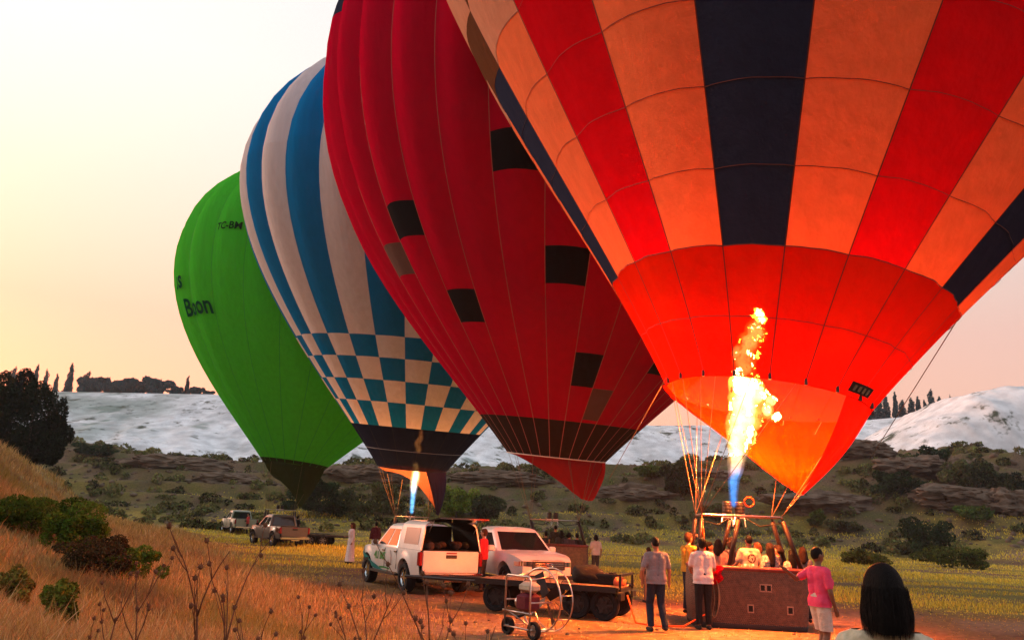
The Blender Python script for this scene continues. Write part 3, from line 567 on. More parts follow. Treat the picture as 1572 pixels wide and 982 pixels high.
class Balloon:
    def __init__(s, label, base, mouth, Rr, lx, ly, hl, rm, a, c1, c2, ht, ng, th0, bulge):
        s.root = empty('hot_air_balloon', base, 0, label, 'balloon', 'hot air balloons standing in a row'); s.base = Vector(base); s.mouth = Vector(mouth); s.R = Rr; s.ng = ng; s.th0 = th0; s.bulge = bulge
        t = np.linspace(0, 1, 90)[:, None]; P = [np.array(q) for q in ((rm, 0), (rm + c2 * math.sin(a), c2 * math.cos(a)), (1, hl - c1), (1, hl))]
        B = (1 - t) ** 3 * P[0] + 3 * (1 - t) ** 2 * t * P[1] + 3 * (1 - t) * t * t * P[2] + t ** 3 * P[3]
        q = np.linspace(0, PI / 2, 60)[1:]; T = np.stack([np.cos(q), hl + ht * np.sin(q)], -1); T[-1, 0] = .002
        s.pr = np.concatenate([B, T]); s.hl = hl; s.ztop = hl + ht
        ax = Vector((lx, ly, 1)).normalized(); e1 = Vector((0, 1, 0)).cross(ax).normalized(); s.ax, s.e1, s.e2 = ax, e1, ax.cross(e1)
        s.N = 150; s.wr = None; s.b0 = .25
    def idx(s, z): return float(np.interp(z, s.pr[:, 1], np.arange(len(s.pr))))
    def pt(s, th, i, u=0., off=0.):
        r = float(np.interp(i, np.arange(len(s.pr)), s.pr[:, 0])); z = float(np.interp(i, np.arange(len(s.pr)), s.pr[:, 1]))
        b = s.bulge * (s.b0 + (1 - s.b0) * min(1, z / s.hl)); k = r * s.R * (1 + b * (math.sin(PI * u) - .6)) + off
        if s.wr: k += s.wr(th, z)
        a = R(th); return s.mouth - s.base + s.ax * (z * s.R) + (s.e1 * math.cos(a) + s.e2 * math.sin(a)) * k
    def panels(s, g, bands, nu=6, step=.8):
        w = 360 / s.ng; t0 = s.th0 + g * w
        for z0, z1, m in bands:
            i0, i1 = s.idx(z0), s.idx(z1); L = max(2, int(math.ceil((z1 - z0) * s.R / step)) + 1); mb = MB()
            if z1 >= s.ztop - 1e-6: L = max(L, 9)
            mb.grid([[s.pt(t0 + w * k / nu, i0 + (i1 - i0) * j / (L - 1), k / nu) for k in range(nu + 1)] for j in range(L)])
            ob_ = mb.build('panel', m, s.root); ga = ob_.data.attributes.new('gu', 'FLOAT', 'POINT'); ga.data.foreach_set('value', [k / nu for j in range(L) for k in range(nu + 1)])
    def tape(s, g, m, wd, z0=0, z1=None, n=40, off=.012):
        th = s.th0 + g * 360 / s.ng; i0, i1 = s.idx(z0), s.idx(z1 or s.ztop * .985); rows = []; e = s.e2 * math.cos(R(th)) - s.e1 * math.sin(R(th))
        for j in range(n):
            p = s.pt(th, i0 + (i1 - i0) * j / (n - 1), 0, off); rows.append([p - e * wd / 2, p + e * wd / 2])
        mb = MB(); mb.grid(rows); mb.build('load_tape', m, s.root)
    def seam(s, z, m, wd, off=.014, nu=6):
        i = s.idx(z); w = 360 / s.ng; n = s.ng * nu; mb = MB(); P = []
        for k in range(n + 1):
            u = (k % nu) / nu; th = s.th0 + w * k / nu; p = s.pt(th, i, u, off); P.append((p - s.ax * wd / 2, p + s.ax * wd / 2))
        mb.grid([list(q) for q in P]); mb.build('seam_tape', m, s.root)
    def hoop(s, m, r=.018, zz=0.0):
        mb = MB(); mb.tube([s.pt(k * 6, s.idx(zz), 0, .02) for k in range(61)], r, 6, False); mb.build('mouth_hoop', m, s.root)
    def scoop(s, spec, tip, mats, seg=15, sag=.12):
        """spec: list of (theta, fraction of the way to the tip); panels about seg degrees wide"""
        ths = [q[0] for q in spec]; ks = [q[1] for q in spec]; a0, a1 = ths[0], ths[-1]; n = int(round(abs(a1 - a0) / seg)); tip = Vector(tip) - s.base; i0 = s.idx(0)
        xs_ = np.array(ths[::-1] if ths[0] > ths[-1] else ths); ys_ = np.array(ks[::-1] if ths[0] > ths[-1] else ks)
        for q in range(n):
            rows = []
            for j in range(9):
                row = []
                for u in range(5):
                    th = a0 + (a1 - a0) * (q + u / 4) / n; p = s.pt(th, i0, .6, -.01); k = float(np.interp(th, xs_, ys_)); f = j / 8
                    e = p + (tip - p) * k; c = p + (e - p) * f; ctr = s.mouth - s.base; o = (p - ctr); o = o - s.ax * o.dot(s.ax)
                    row.append(c + o.normalized() * sag * math.sin(PI * f) * (1 + .25 * math.sin(PI * u / 4)) )
                rows.append(row)
            mb = MB(); mb.grid(rows); m = mats(a0 + (a1 - a0) * (q + .5) / n); mb.build('scoop_panel', m, s.root)
    def cable(s, a, b, r=.008, sag=0., m=None):
        a = Vector(a); b = Vector(b); mb = MB(); mb.tube([a + (b - a) * t - Vector((0, 0, sag * 4 * t * (1 - t))) for t in (0, .25, .5, .75, 1)], r, 5); mb.build('cable', m or M['rope'], s.root)

def basket(B, c, rz, L=2.1, W=1.5, H=1.16, frame_z=2.3, frame=(.86, .5), fo=(0, 0), fancy=True, burners=2):
    """basket, uprights, frame and burners in the balloon's local space; returns the frame corners and burner tops (local)"""
    o = B.root; Mx = Matrix.Translation(Vector(c) - B.base) @ Matrix.Rotation(rz, 4, 'Z'); ob = []
    def fin(x): x.matrix_local = Mx; ob.append(x); return x
    hx, hy = L / 2, W / 2
    mb = MB(); rings = [[(x * k, y * k, z) for x, y in rrect(hx, hy, .22)] for z, k in ((.03, .95), (.12, .975), (.45, 1.0), (.85, 1.005), (H, .995))]
    if fancy:
        per = rrect(hx, hy, .22, 8); P2 = per + [per[0]]; cum = [0]
        for a, b in zip(P2, P2[1:]): cum.append(cum[-1] + math.hypot(b[0] - a[0], b[1] - a[1]))
        ns = 900; tt = np.linspace(0, cum[-1], ns + 1); px_ = np.interp(tt, cum, [q[0] for q in P2]); py_ = np.interp(tt, cum, [q[1] for q in P2]); zz_ = np.linspace(.05, H, 30 * 4); wv = tt / cum[-1] * 2 * PI * 170; rows = []
        for z in zz_:
            row_ = (z - .05) / (H - .05) * 30; k = float(np.interp(z, [.03, .12, .45, .85, H], [.95, .975, 1., 1.005, .995])); d = .009 * abs(math.sin(PI * row_)) + .006 * np.sin(wv + (PI if int(row_) % 2 else 0)); L_ = np.hypot(px_, py_)
            rows.append([Vector((px_[i] * (k + d[i] / L_[i]), py_[i] * (k + d[i] / L_[i]), z)) for i in range(ns + 1)])
        mb.grid(rows)
    else: loft(mb, rings)
    loft(mb, [[(x * .94, y * .93, z) for x, y in rrect(hx, hy, .2)] for z in (H, .08)], cap=True); body = fin(mb.build('basket', M['wicker'], o, True, 50))
    mb = MB(); P = [(x * .97, y * .965, H + .02) for x, y in rrect(hx, hy, .2)]; mb.tube(P + [P[0], P[1]], .055, 8, False); mb.build('rim', M['rim_leather'], body)
    mb = MB(); loft(mb, [[(x * k, y * k, z) for x, y in rrect(hx, hy, .22)] for z, k in ((.0, .97), (.10, .99), (.12, .97))]); mb.build('skid_band', M['leather'], body)
    if fancy:
        for (x, z, w, h, nh) in ((.30, .84, .25, .16, 2), (-.02, .42, .13, .17, 1), (.78, .42, .13, .17, 1)):
            m = MB(); m.box((x, -hy - .004, z), (w, .02, h)); f = m.build('foothold', M['foothold'], body, False); m = MB()
            for q in range(nh): m.box((x + (q - (nh - 1) / 2) * w / 2, -hy - .006, z), (w / nh - .045, .025, h - .055))
            m.build('opening_shade', M['hollow_shade'], f, False)  # dark block on the frame, painted as the shade of a recess
        for x in (-.02,):
            m = MB(); m.box((x, 0, .55), (.05, W * .9, 1.05)); m.build('partition', M['wicker'], body, False)
    fx, fy = frame; cs = [(-fx, -fy), (fx, -fy), (fx, fy), (-fx, fy)]; F = [Vector((fo[0] + x, fo[1] + y, frame_z)) for x, y in cs]
    for x, y in cs:
        a = Vector((math.copysign(hx * .9, x), math.copysign(hy * .88, y), H)); b = Vector((fo[0] + x, fo[1] + y, frame_z)); m = MB()
        m.tube([a, a + (b - a) * .93], .048, 8); m.tube([a + (b - a) * .93, b], .02, 6); fin(m.build('upright', M['leather'], o))
    if fancy:
        for y in (-1, 1):
            a = Vector((-.3 + fo[0], y * hy * .88, H)); b = Vector((fo[0] - .05, fo[1] + y * fy, frame_z)); m = MB(); m.tube([a, a + (b - a) * .93], .05, 8); m.tube([a + (b - a) * .93, b], .02, 6); fin(m.build('upright', M['leather'], o))
    m = MB(); m.tube(F + [F[0]], .022, 8, False); m.tube([(F[0] + F[1]) / 2, (F[2] + F[3]) / 2], .022, 8); fr = fin(m.build('burner_frame', M['steel'], o))
    tops = []
    for i in range(burners):
        bx = fo[0] - .08 + (i - (burners - 1) / 2) * .27; by = fo[1]; m = MB()
        m.lathe([(0.038, frame_z + .02), (0.098, frame_z + .06), (0.105, frame_z + .12), (0.098, frame_z + .13), (0.112, frame_z + .15), (0.112, frame_z + .18), (0.101, frame_z + .2), (0.112, frame_z + .22), (0.112, frame_z + .25), (0.101, frame_z + .27), (0.112, frame_z + .29), (0.090, frame_z + .31)], 14, Matrix.Translation((bx, by, 0)))
        bu = fin(m.build('burner', M['dark_metal'], o)); m = MB(); m.box((bx, by, frame_z + .0), (.2, .14, .1)); m.tube([(bx - .1, by, frame_z), (bx - .15, by - .1, frame_z - .18)], .012, 5); m.tube([(bx + .08, by - .05, frame_z), (bx + .1, by - .12, frame_z - .22)], .012, 5); m.build('valve_block', M['steel'], bu, False)
        tops.append(Mx @ Vector((bx, by, frame_z + .31)))
    m = MB()
    for sgn in (-1, 1): m.tube([(fo[0] + sgn * .1, fo[1], frame_z), (fo[0] + sgn * .45, fo[1] - .15, frame_z - .2), (fo[0] + sgn * fx * .98, -fy + fo[1], frame_z - .12), (sgn * hx * .86, -hy * .8, H + .1)], .014, 6)
    fin(m.build('fuel_hose', M['rubber'], o))
    return [Mx @ f for f in F], tops

def flame(B, blobs, stops, name_mat, seed, voxel=.05, amp=.1, lights=(), dense=False):
    """blobs: (x,y,z,r) world"""
    zs = [b[2] for b in blobs]; mb = MB(); bb = []
    for a, b in zip(blobs, blobs[1:] + blobs[-1:]):
        bb.append(a); d_ = (Vector(a[:3]) - Vector(b[:3])).length
        if .5 * (a[3] + b[3]) < d_ < 2.6 * max(a[3], b[3]) and dense: bb += [tuple(a[q] + (b[q] - a[q]) * t for q in range(4)) for t in (.33, .67)]
    blobs = bb
    for x, y, z, r in blobs: mb.ell(Vector((x, y, z)) - B.base, (r, r, r * 1.25), 12, 8)
    fm = flame_mat(name_mat, stops, min(zs) - B.base.z - .1, max(zs) - B.base.z + .1, None)
    def jit(c, nrm):
        k = min(1, max(.0, (c.z + B.base.z - min(zs) - .45) * .8)); q = Vector((c.x, c.y, c.z * .75))
        return nrm * (mnoise.noise(q * 3.1 + Vector((seed, 0, 0))) * amp * 1.3 + mnoise.noise(q * 7.) * amp * .3) * k
    o = union_obj('flame', mb, fm, B.root, voxel, 5, (), jit); mc = MB()
    for x, y, z, r in blobs: mc.ell(Vector((x, y, z)) - B.base, (r * .66, r * .66, r * .88), 12, 8)
    fc_ = flame_mat(name_mat + '_core', [(t, (c[0], c[1] + .12 * c[0], c[2] + .13 * c[0]), st_ * 3.4) for t, c, st_ in stops], min(zs) - B.base.z - .1, max(zs) - B.base.z + .1, None); union_obj('flame_core', mc, fc_, o, voxel * .9, 2, (), jit)
    for (x, y, z, p, rad, c) in lights:
        ld = bpy.data.lights.new('flame_light', 'POINT'); ld.energy = p; ld.color = c; ld.shadow_soft_size = rad; lo = bpy.data.objects.new('flame_light', ld); col.objects.link(lo); lo.parent = B.root; lo.location = Vector((x, y, z)) - B.base
    return o

def surf_text(B, body, th, z, size, matl, slant=0, name='lettering'):
    """flat lettering printed on the envelope: mapped by arc length, 3 cm proud"""
    cu = bpy.data.curves.new('t', 'FONT'); cu.body = body; cu.size = size; cu.resolution_u = 3; cu.offset = size * .022; to = bpy.data.objects.new('t', cu); col.objects.link(to)
    dg = bpy.context.evaluated_depsgraph_get(); me = bpy.data.meshes.new_from_object(to.evaluated_get(dg)); bpy.data.objects.remove(to)
    bm = bmesh.new(); bm.from_mesh(me); bmesh.ops.triangulate(bm, faces=bm.faces[:]); bmesh.ops.subdivide_edges(bm, edges=[e for e in bm.edges if e.calc_length() > size * .1], cuts=3); bm.to_mesh(me); bm.free()
    i0 = B.idx(z); w = 360 / B.ng
    for v in me.vertices:
        i = B.idx(z + v.co.y / B.R * .97); r = float(np.interp(i, np.arange(len(B.pr)), B.pr[:, 0])) * B.R; t = th + math.degrees(v.co.x / r); u = ((t - B.th0) / w) % 1; v.co = B.pt(t, i, u, .10)
    me.materials.clear(); me.materials.append(matl); return link(name, me, B.root)

S_ = 1.135
def scaled(p): return CAM + (Vector(p) - CAM) * S_
# ---- nearest balloon: orange, red and navy
FO = fabric('nylon_orange', (.62, .20, .09), .25, .006, sat=(.85, .2, .045), crease=.12); FR = fabric('nylon_red', (.33, .002, .010), .25, .006, sat=(.8, .002, .002), crease=.12); FN = fabric('nylon_navy', (.018, .028, .065), .06)
FS = fabric('nylon_skirt_red', (.45, .014, .0), .12, .04, sat=(.6, .0003, .0003)); FBW = fabric('nylon_brown', (.10, .055, .03), .3); FBE = fabric('nylon_beige', (.5, .33, .24), .4)
FSO = fabric('scoop_orange', (.5, .010, .0), .3, sat=(.5, .007, .0)); FT = mat('seam_dark', (.10, .02, .015), .8)
b1 = (5.4, 17.85, 0)
B1 = Balloon('huge orange red and navy balloon nearest, burner flaming under it', b1, scaled((4.96, 15, 4.42)), 10.079 * S_, .142, .005, 1.415, .186, .561, .528, .52, .884, 20, 236.25, .03)
def wr1(th, z):
    a = R(th); f = math.sin(a * 31 + 2.2 * math.sin(z * 5)) * .5 + math.sin(a * 57 + 1.3 + z * 4) * .3 + math.sin(a * 13 + z * 3) * .4; return .03 * f * max(.25, 1 - z * .9) * min(1, z * 8 + .1)
B1.wr = wr1; B1.b0 = .35
rows1 = [0, .09, .19, .292, .394, .496, .6, .72, .9, 1.15, 1.415, B1.ztop]
for g_ in range(20):
    cmain = [FN, FO, FR, FO][g_ % 4]; bands = []
    for i in range(len(rows1) - 1):
        m_ = FS if i < 2 else cmain
        if g_ in (16, 17) and rows1[i] >= .6 - 1e-6: m_ = [FBW, FBE][(i + g_) % 2]
        if g_ == 15 and rows1[i] >= .6: m_ = [FBE, FBW][i % 2]
        bands.append((rows1[i], rows1[i + 1], m_))
    B1.panels(g_, bands, 8, .45); B1.tape(g_, FT, .024, n=60)
for z in rows1[1:7]: B1.seam(z, FT, .017 if z != .19 else .024, nu=8)
B1.hoop(FS, .012)
# label plate and toggles on the mouth
for k in range(20):
    m = MB(); th = B1.th0 + 18 * k; p = B1.pt(th, B1.idx(.004), 0, .03); m.box(p, (.05, .05, .12)); m.build('toggle', M['dark_metal'], B1.root, False)
mb = MB(); mb.grid([[B1.pt(t, B1.idx(z), .5, .05) for t in np.linspace(295.5, 313, 8)] for z in (.006, .022)]); mb.build('maker_plate', M['dark_metal'], B1.root)
for k, t in enumerate((298, 301.5, 305, 308.5)):
    mb = MB(); mb.grid([[B1.pt(q, B1.idx(z), .5, .057) for q in (t, t + 1.8)] for z in (.009, .018)]); mb.build('plate_lettering', M['chrome'], B1.root)
F1, T1 = basket(B1, (5.31, 17.9, 0), R(-6), 2.4, 1.5, 1.18, 2.28, (.84, .48), (-.13, -.15))
tip1 = at(1222, 772, 17.2)
B1.scoop([(172, .0), (150, .14), (130, .42), (112, .68), (92, .8), (60, .87), (30, .9), (0, .9), (-30, .9), (-62, .9)], tip1, lambda t: FSO if t > 12 else FS, 13, .1)
b1v = Vector(b1)
for th, ci in ((185, 0), (200, 0), (215, 0), (225, 0), (150, 3), (120, 3), (95, 3), (60, 2), (35, 2), (345, 1), (325, 1), (310, 1), (268, 0), (245, 0)):
    B1.cable(B1.pt(th, B1.idx(0), 0, -.01), F1[ci], .0065)
for px_, th in ((1146, 100), (1152, 70), (1160, 45), (1180, 20)): pass
m = MB(); c_ = F1[0]; m.tube([c_, c_ + Vector((.03, -.03, -.5)), c_ + Vector((.06, -.1, -1.1))], .02, 6); m.build('orange_line', M['orange_strap'], B1.root)
# crown line running off to the right
B1.cable(B1.pt(345, B1.idx(.2), 0, .02), at(1335, 705, 30) - b1v, .012)
B1.cable(B1.pt(180, B1.idx(.01), 0, .02), at(935, 735, 24) - b1v, .009)
f0 = lambda px, py, r_, Yy=17.2: (*at(px, py, Yy), r_ * .0122)
bl1 = [f0(1126, 772, 8), f0(1126, 765, 9), f0(1126, 757, 9.5), f0(1126, 749, 10), f0(1126, 740, 11), f0(1127, 731, 12), f0(1128, 722, 14), f0(1129, 713, 16), f0(1130, 704, 18), f0(1133, 684, 22), f0(1138, 664, 26), f0(1141, 643, 29), f0(1143, 622, 31), f0(1146, 603, 30), f0(1140, 592, 25), f0(1176, 628, 13), f0(1188, 640, 8), f0(1165, 606, 17), f0(1183, 613, 8), f0(1138, 575, 17), f0(1142, 560, 21), f0(1146, 543, 22), f0(1150, 526, 21), f0(1133, 540, 11), f0(1159, 509, 19), f0(1165, 492, 14), f0(1166, 480, 8)]
ST = [(0, (.02, .28, 1.), .7), (.13, (.06, .36, 1.), .7), (.19, (.7, .36, .3), .6), (.26, (1., .5, .10), .9), (.55, (1., .46, .06), 1.2), (.66, (1., .48, .05), 5), (1, (1., .42, .04), 7)]
fx_ = at(1140, 640, 17.2); LC = (1, .17, .025)
flame(B1, bl1, ST, 'burner_flame', 3, .035, .15, [(fx_.x, fx_.y, 4.0, 2000, .3, LC), (fx_.x + .1, fx_.y, 6.0, 420, .3, LC)])
m = MB(); m.tube([at(1150, 770, 17.2) - b1v + Vector((.10 * math.cos(t), 0, .10 * math.sin(t))) for t in np.linspace(0, 2 * PI, 20)], .014, 5); m.build('hose_loop', M['orange_strap'], B1.root)
# rope coil hung on the basket, flag cloth over the rim
m = MB(); c_ = Vector((4.45, 17.2, .95)) - b1v
for k in range(4): m.tube([c_ + Vector((.14 * math.sin(t) * (1 - .1 * k), -.02 * k, -.32 + (.32 + .03 * k) * math.cos(t))) for t in np.linspace(0, 2 * PI, 22)], .012, 5, False)
m.tube([c_, c_ + Vector((.02, -.03, -.4)), c_ + Vector((-.1, -.05, -.9))], .012, 5); m.build('rope_coil', M['rope'], B1.root)
mb = MB(); mb.grid([[Vector((4.30 + .34 * u + .03 * math.sin(9 * v), 17.16 - .06 * math.sin(PI * v) - .04 * math.sin(u * 11), 1.25 - .42 * v * (1 - .45 * abs(u - .35)) )) - b1v for u in np.linspace(0, 1, 9)] for v in np.linspace(0, 1, 9)])
mb.build('red_cloth', FR, B1.root)
# ---- red balloon
RD = fabric('nylon_crimson', (.47, .0, .03), .3); RB = fabric('nylon_charcoal', (.012, .014, .018), .06); RG = fabric('nylon_grey', (.13, .09, .085), .2); RK = fabric('nylon_skirt_brown', (.035, .024, .02), .15)
RN = fabric('nylon_dark_blue', (.02, .03, .06), .15); RS = fabric('scoop_red', (.45, .02, .02), .4); TL = mat('tape_pale', (.42, .12, .11), .8)
b2 = (2.4, 33.2, 0)
B2 = Balloon('crimson balloon with scattered dark square panels behind the nearest one', b2, scaled((1.84, 29, 4.32)), 10.012 * S_, .06, -.099, 1.351, .18, .713, .623, .515, .865, 34, 217.2, .04)
w2 = 360 / 34; sq = {}
for px, py, m_ in (((768, 232), 0, RB), ((616, 337), 0, RB), ((613, 402), 0, RG), ((713, 466), 0, RB), ((853, 400), 0, RB), ((894, 567), 0, RB), ((917, 622), 0, RG), ((520, 22), 0, RN)): pass
for th, z0, z1, m_ in ((251, .785, .885, RB), (222, .64, .735, RB), (213, .545, .635, RG), (233, .40, .49, RB), (262, .51, .605, RB), (273.5, .235, .333, RB), (284, .135, .234, RG), (201.5, 1.43, 1.53, RN), (296, .64, .735, RB), (310, .3, .4, RB), (330, .8, .9, RB), (60, .5, .6, RB), (100, .8, .9, RB), (150, .6, .7, RB)):
    sq[int(((th - B2.th0) % 360) // w2)] = (z0, z1, m_)
for g_ in range(34):
    bands = [(0, .125, RK)]
    if g_ in sq: z0, z1, m_ = sq[g_]; bands += ([(.125, z0, RD)] if z0 > .13 else []) + [(max(z0, .125), z1, m_), (z1, B2.ztop, RD)]
    else: bands += [(.125, 1.1, RD), (1.1, B2.ztop, RD)]
    B2.panels(g_, bands, 6, .8); B2.tape(g_, TL, .03, n=50)
B2.hoop(mat('piping_white', (.7, .62, .58), .8), .025)
F2, T2 = basket(B2, b2, R(-4), 2.2, 1.5, 1.12, 2.1, (.98, .5), (-.3, 0), False)
B2.scoop([(172, 0.), (150, .06), (125, .3), (100, .62), (80, .72), (50, .74), (20, .72), (0, .66), (-30, .3)], at(905, 792, 33.6), lambda t: RS, 14, .1)
for th, ci in ((190, 0), (215, 0), (240, 0), (150, 3), (110, 3), (70, 2), (30, 2), (340, 1), (310, 1), (280, 1)): B2.cable(B2.pt(th, B2.idx(0)), F2[ci], .007)
# ---- blue and white balloon
BB = fabric('nylon_blue', (.003, .17, .50), .25, sat=(.003, .16, .42)); BW = fabric('nylon_white', (.62, .67, .76), .33, sat=(.55, .53, .55)); BK = fabric('nylon_black', (.010, .018, .05), .02, .02); BS = fabric('scoop_brown', (.11, .045, .03), .25)
b3 = (-5.3, 46.8, 0)
B3 = Balloon('blue and white striped balloon with a checkered lower band', b3, scaled((-4.81, 41, 4.4)), 10.226 * S_, .05, -.11, 1.372, .173, .63, .464, .469, .797, 30, 256.4, .032)
zr = [0, .2, .31, .405, .5, .59]
for g_ in range(30):
    bands = [(0, .2, BK)]
    for i in range(1, 5): bands.append((zr[i], zr[i + 1], BW if (g_ + i) % 2 == 0 else BB))
    c_ = BB if g_ % 2 == 0 else BW; bands += [(.59, 1.372, c_), (1.372, B3.ztop, c_)]
    B3.panels(g_, bands, 6, .8)
    if g_ % 2 == 0: B3.tape(g_, M['dark_metal'], .02, 0, .2, 12)
B3.hoop(M['dark_metal'], .02); B3.seam(.09, mat('rope_grey', (.3, .3, .32), .8), .035)
F3, T3 = basket(B3, b3, R(3), 2.2, 1.5, 1.12, 2.0, (.95, .5), (.0, 0), False)
B3.scoop([(172, .1), (150, .12), (130, .16), (108, .3), (90, .62), (60, .85), (30, .88), (0, .88), (-30, .88), (-60, .85)], at(672, 800, 46.6), lambda t: BS if t > 10 else BK, 14, .12)
for th, ci in ((190, 0), (215, 0), (240, 0), (150, 3), (110, 3), (70, 2), (30, 2), (340, 1), (310, 1), (280, 1)): B3.cable(B3.pt(th, B3.idx(0)), F3[ci], .008)
f3 = lambda px, py, r_: (*at(px, py, 46.6), r_ * .039)
flame(B3, [f3(632, 784, 4), f3(633, 772, 4.5), f3(634, 760, 5), f3(635, 748, 6), f3(637, 735, 7), f3(638, 723, 7), f3(638, 715, 6), f3(643, 690, 6), f3(640, 680, 5), f3(646, 672, 5), f3(646, 660, 3.5)],
      [(0, (.1, .5, 1.), .6), (.2, (.2, .5, 1.), .6), (.32, (1, .55, .3), .8), (.5, (1., .55, .15), 1.2), (.66, (1., .4, .08), 2.4), (1, (1, .25, .03), 2.4)], 'far_flame', 9, .045, .05, [(at(638, 720, 46.6).x, 46.6, 5.6, 1400, .3, (1, .3, .07))], True)
# ---- green balloon
GG = fabric('nylon_green', (.055, .58, .045), .42, sat=(.24, .62, .02)); GD = fabric('nylon_olive_skirt', (.03, .04, .012), .3); TG = mat('tape_green', (.05, .36, .05), .8); GP = fabric('printed_green', (.004, .06, .035), .05); GT = fabric('printed_dark', (.006, .02, .01), .05)
b4 = (-15., 54.4, 0)
B4 = Balloon('plain green balloon farthest left in the row', b4, scaled((-12.77, 48, 4.7)), 9.289 * S_, .091, .021, 1.274, .198, .751, .539, .476, .807, 24, 223.5, .03)
for g_ in range(24):
    B4.panels(g_, [(0, .02, GD), (.02, 1.0, GG), (1.0, B4.ztop, GG)], 6, .8); B4.tape(g_, TG, .03, n=40)
B4.hoop(GD, .02); surf_text(B4, 'TC-BM', 241, 1.225, .66, GT); surf_text(B4, 'Boon', 218, .765, 1.5, GP); surf_text(B4, 'us', 211.5, .93, 1.6, GP)
F4, T4 = basket(B4, b4, R(8), 2.2, 1.5, 1.1, 2.1, (.9, .5), (.0, 0), False)
B4.scoop([(178, .3), (150, .35), (120, .55), (90, .8), (60, .86), (30, .86), (0, .8), (-30, .6), (-55, .45)], at(455, 790, 54.4), lambda t: GD, 14, .1)
for th, ci in ((190, 0), (240, 0), (150, 3), (100, 3), (60, 2), (340, 1), (300, 1)): B4.cable(B4.pt(th, B4.idx(0)), F4[ci], .008)
# ------------------------------------------------------------------ pickups
def wheel(parent, x, y, z, r=.385, w=.26, side=1, rimmat='chrome', dirz=0):
    Mx = Matrix.Translation((x, y, z)) @ Matrix.Rotation(dirz, 4, 'Z') @ Matrix.Rotation(-side * PI / 2, 4, 'X'); m = MB()
    m.lathe([(r * .62, -w / 2 * .8), (r * .7, -w / 2), (r * .93, -w / 2), (r, -w * .32), (r, w * .32), (r * .93, w / 2), (r * .7, w / 2), (r * .62, w / 2 * .7), (r * .6, 0)], 28, Mx)
    t = m.build('wheel', M['rubber'], parent, True, 40); m = MB()
    m.lathe([(r * .63, w * .34), (r * .6, w * .36), (r * .56, w * .2)], 24, Mx); m.lathe([(.001, w * .30), (r * .14, w * .30), (r * .16, w * .24)], 12, Mx)
    for k in range(6):
        a = 2 * PI * k / 6; c, s = math.cos(a), math.sin(a); q = [Vector((c * u - s * v, s * u + c * v, zz)) for u, v, zz in ((r * .1, -.035, w * .3), (r * .6, -.025, w * .33), (r * .6, .025, w * .33), (r * .1, .035, w * .3), (r * .1, -.035, w * .2), (r * .6, -.025, w * .25), (r * .6, .025, w * .25), (r * .1, .035, w * .2))]
        m.add([Mx @ v for v in q], [(0, 1, 2, 3), (4, 7, 6, 5), (0, 4, 5, 1), (3, 2, 6, 7)])
    m.build('rim', M[rimmat], t, True, 30); m = MB(); m.lathe([(.001, w * .12), (r * .6, w * .12)], 20, Mx); m.build('brake_disc', M['dark_metal'], t); return t

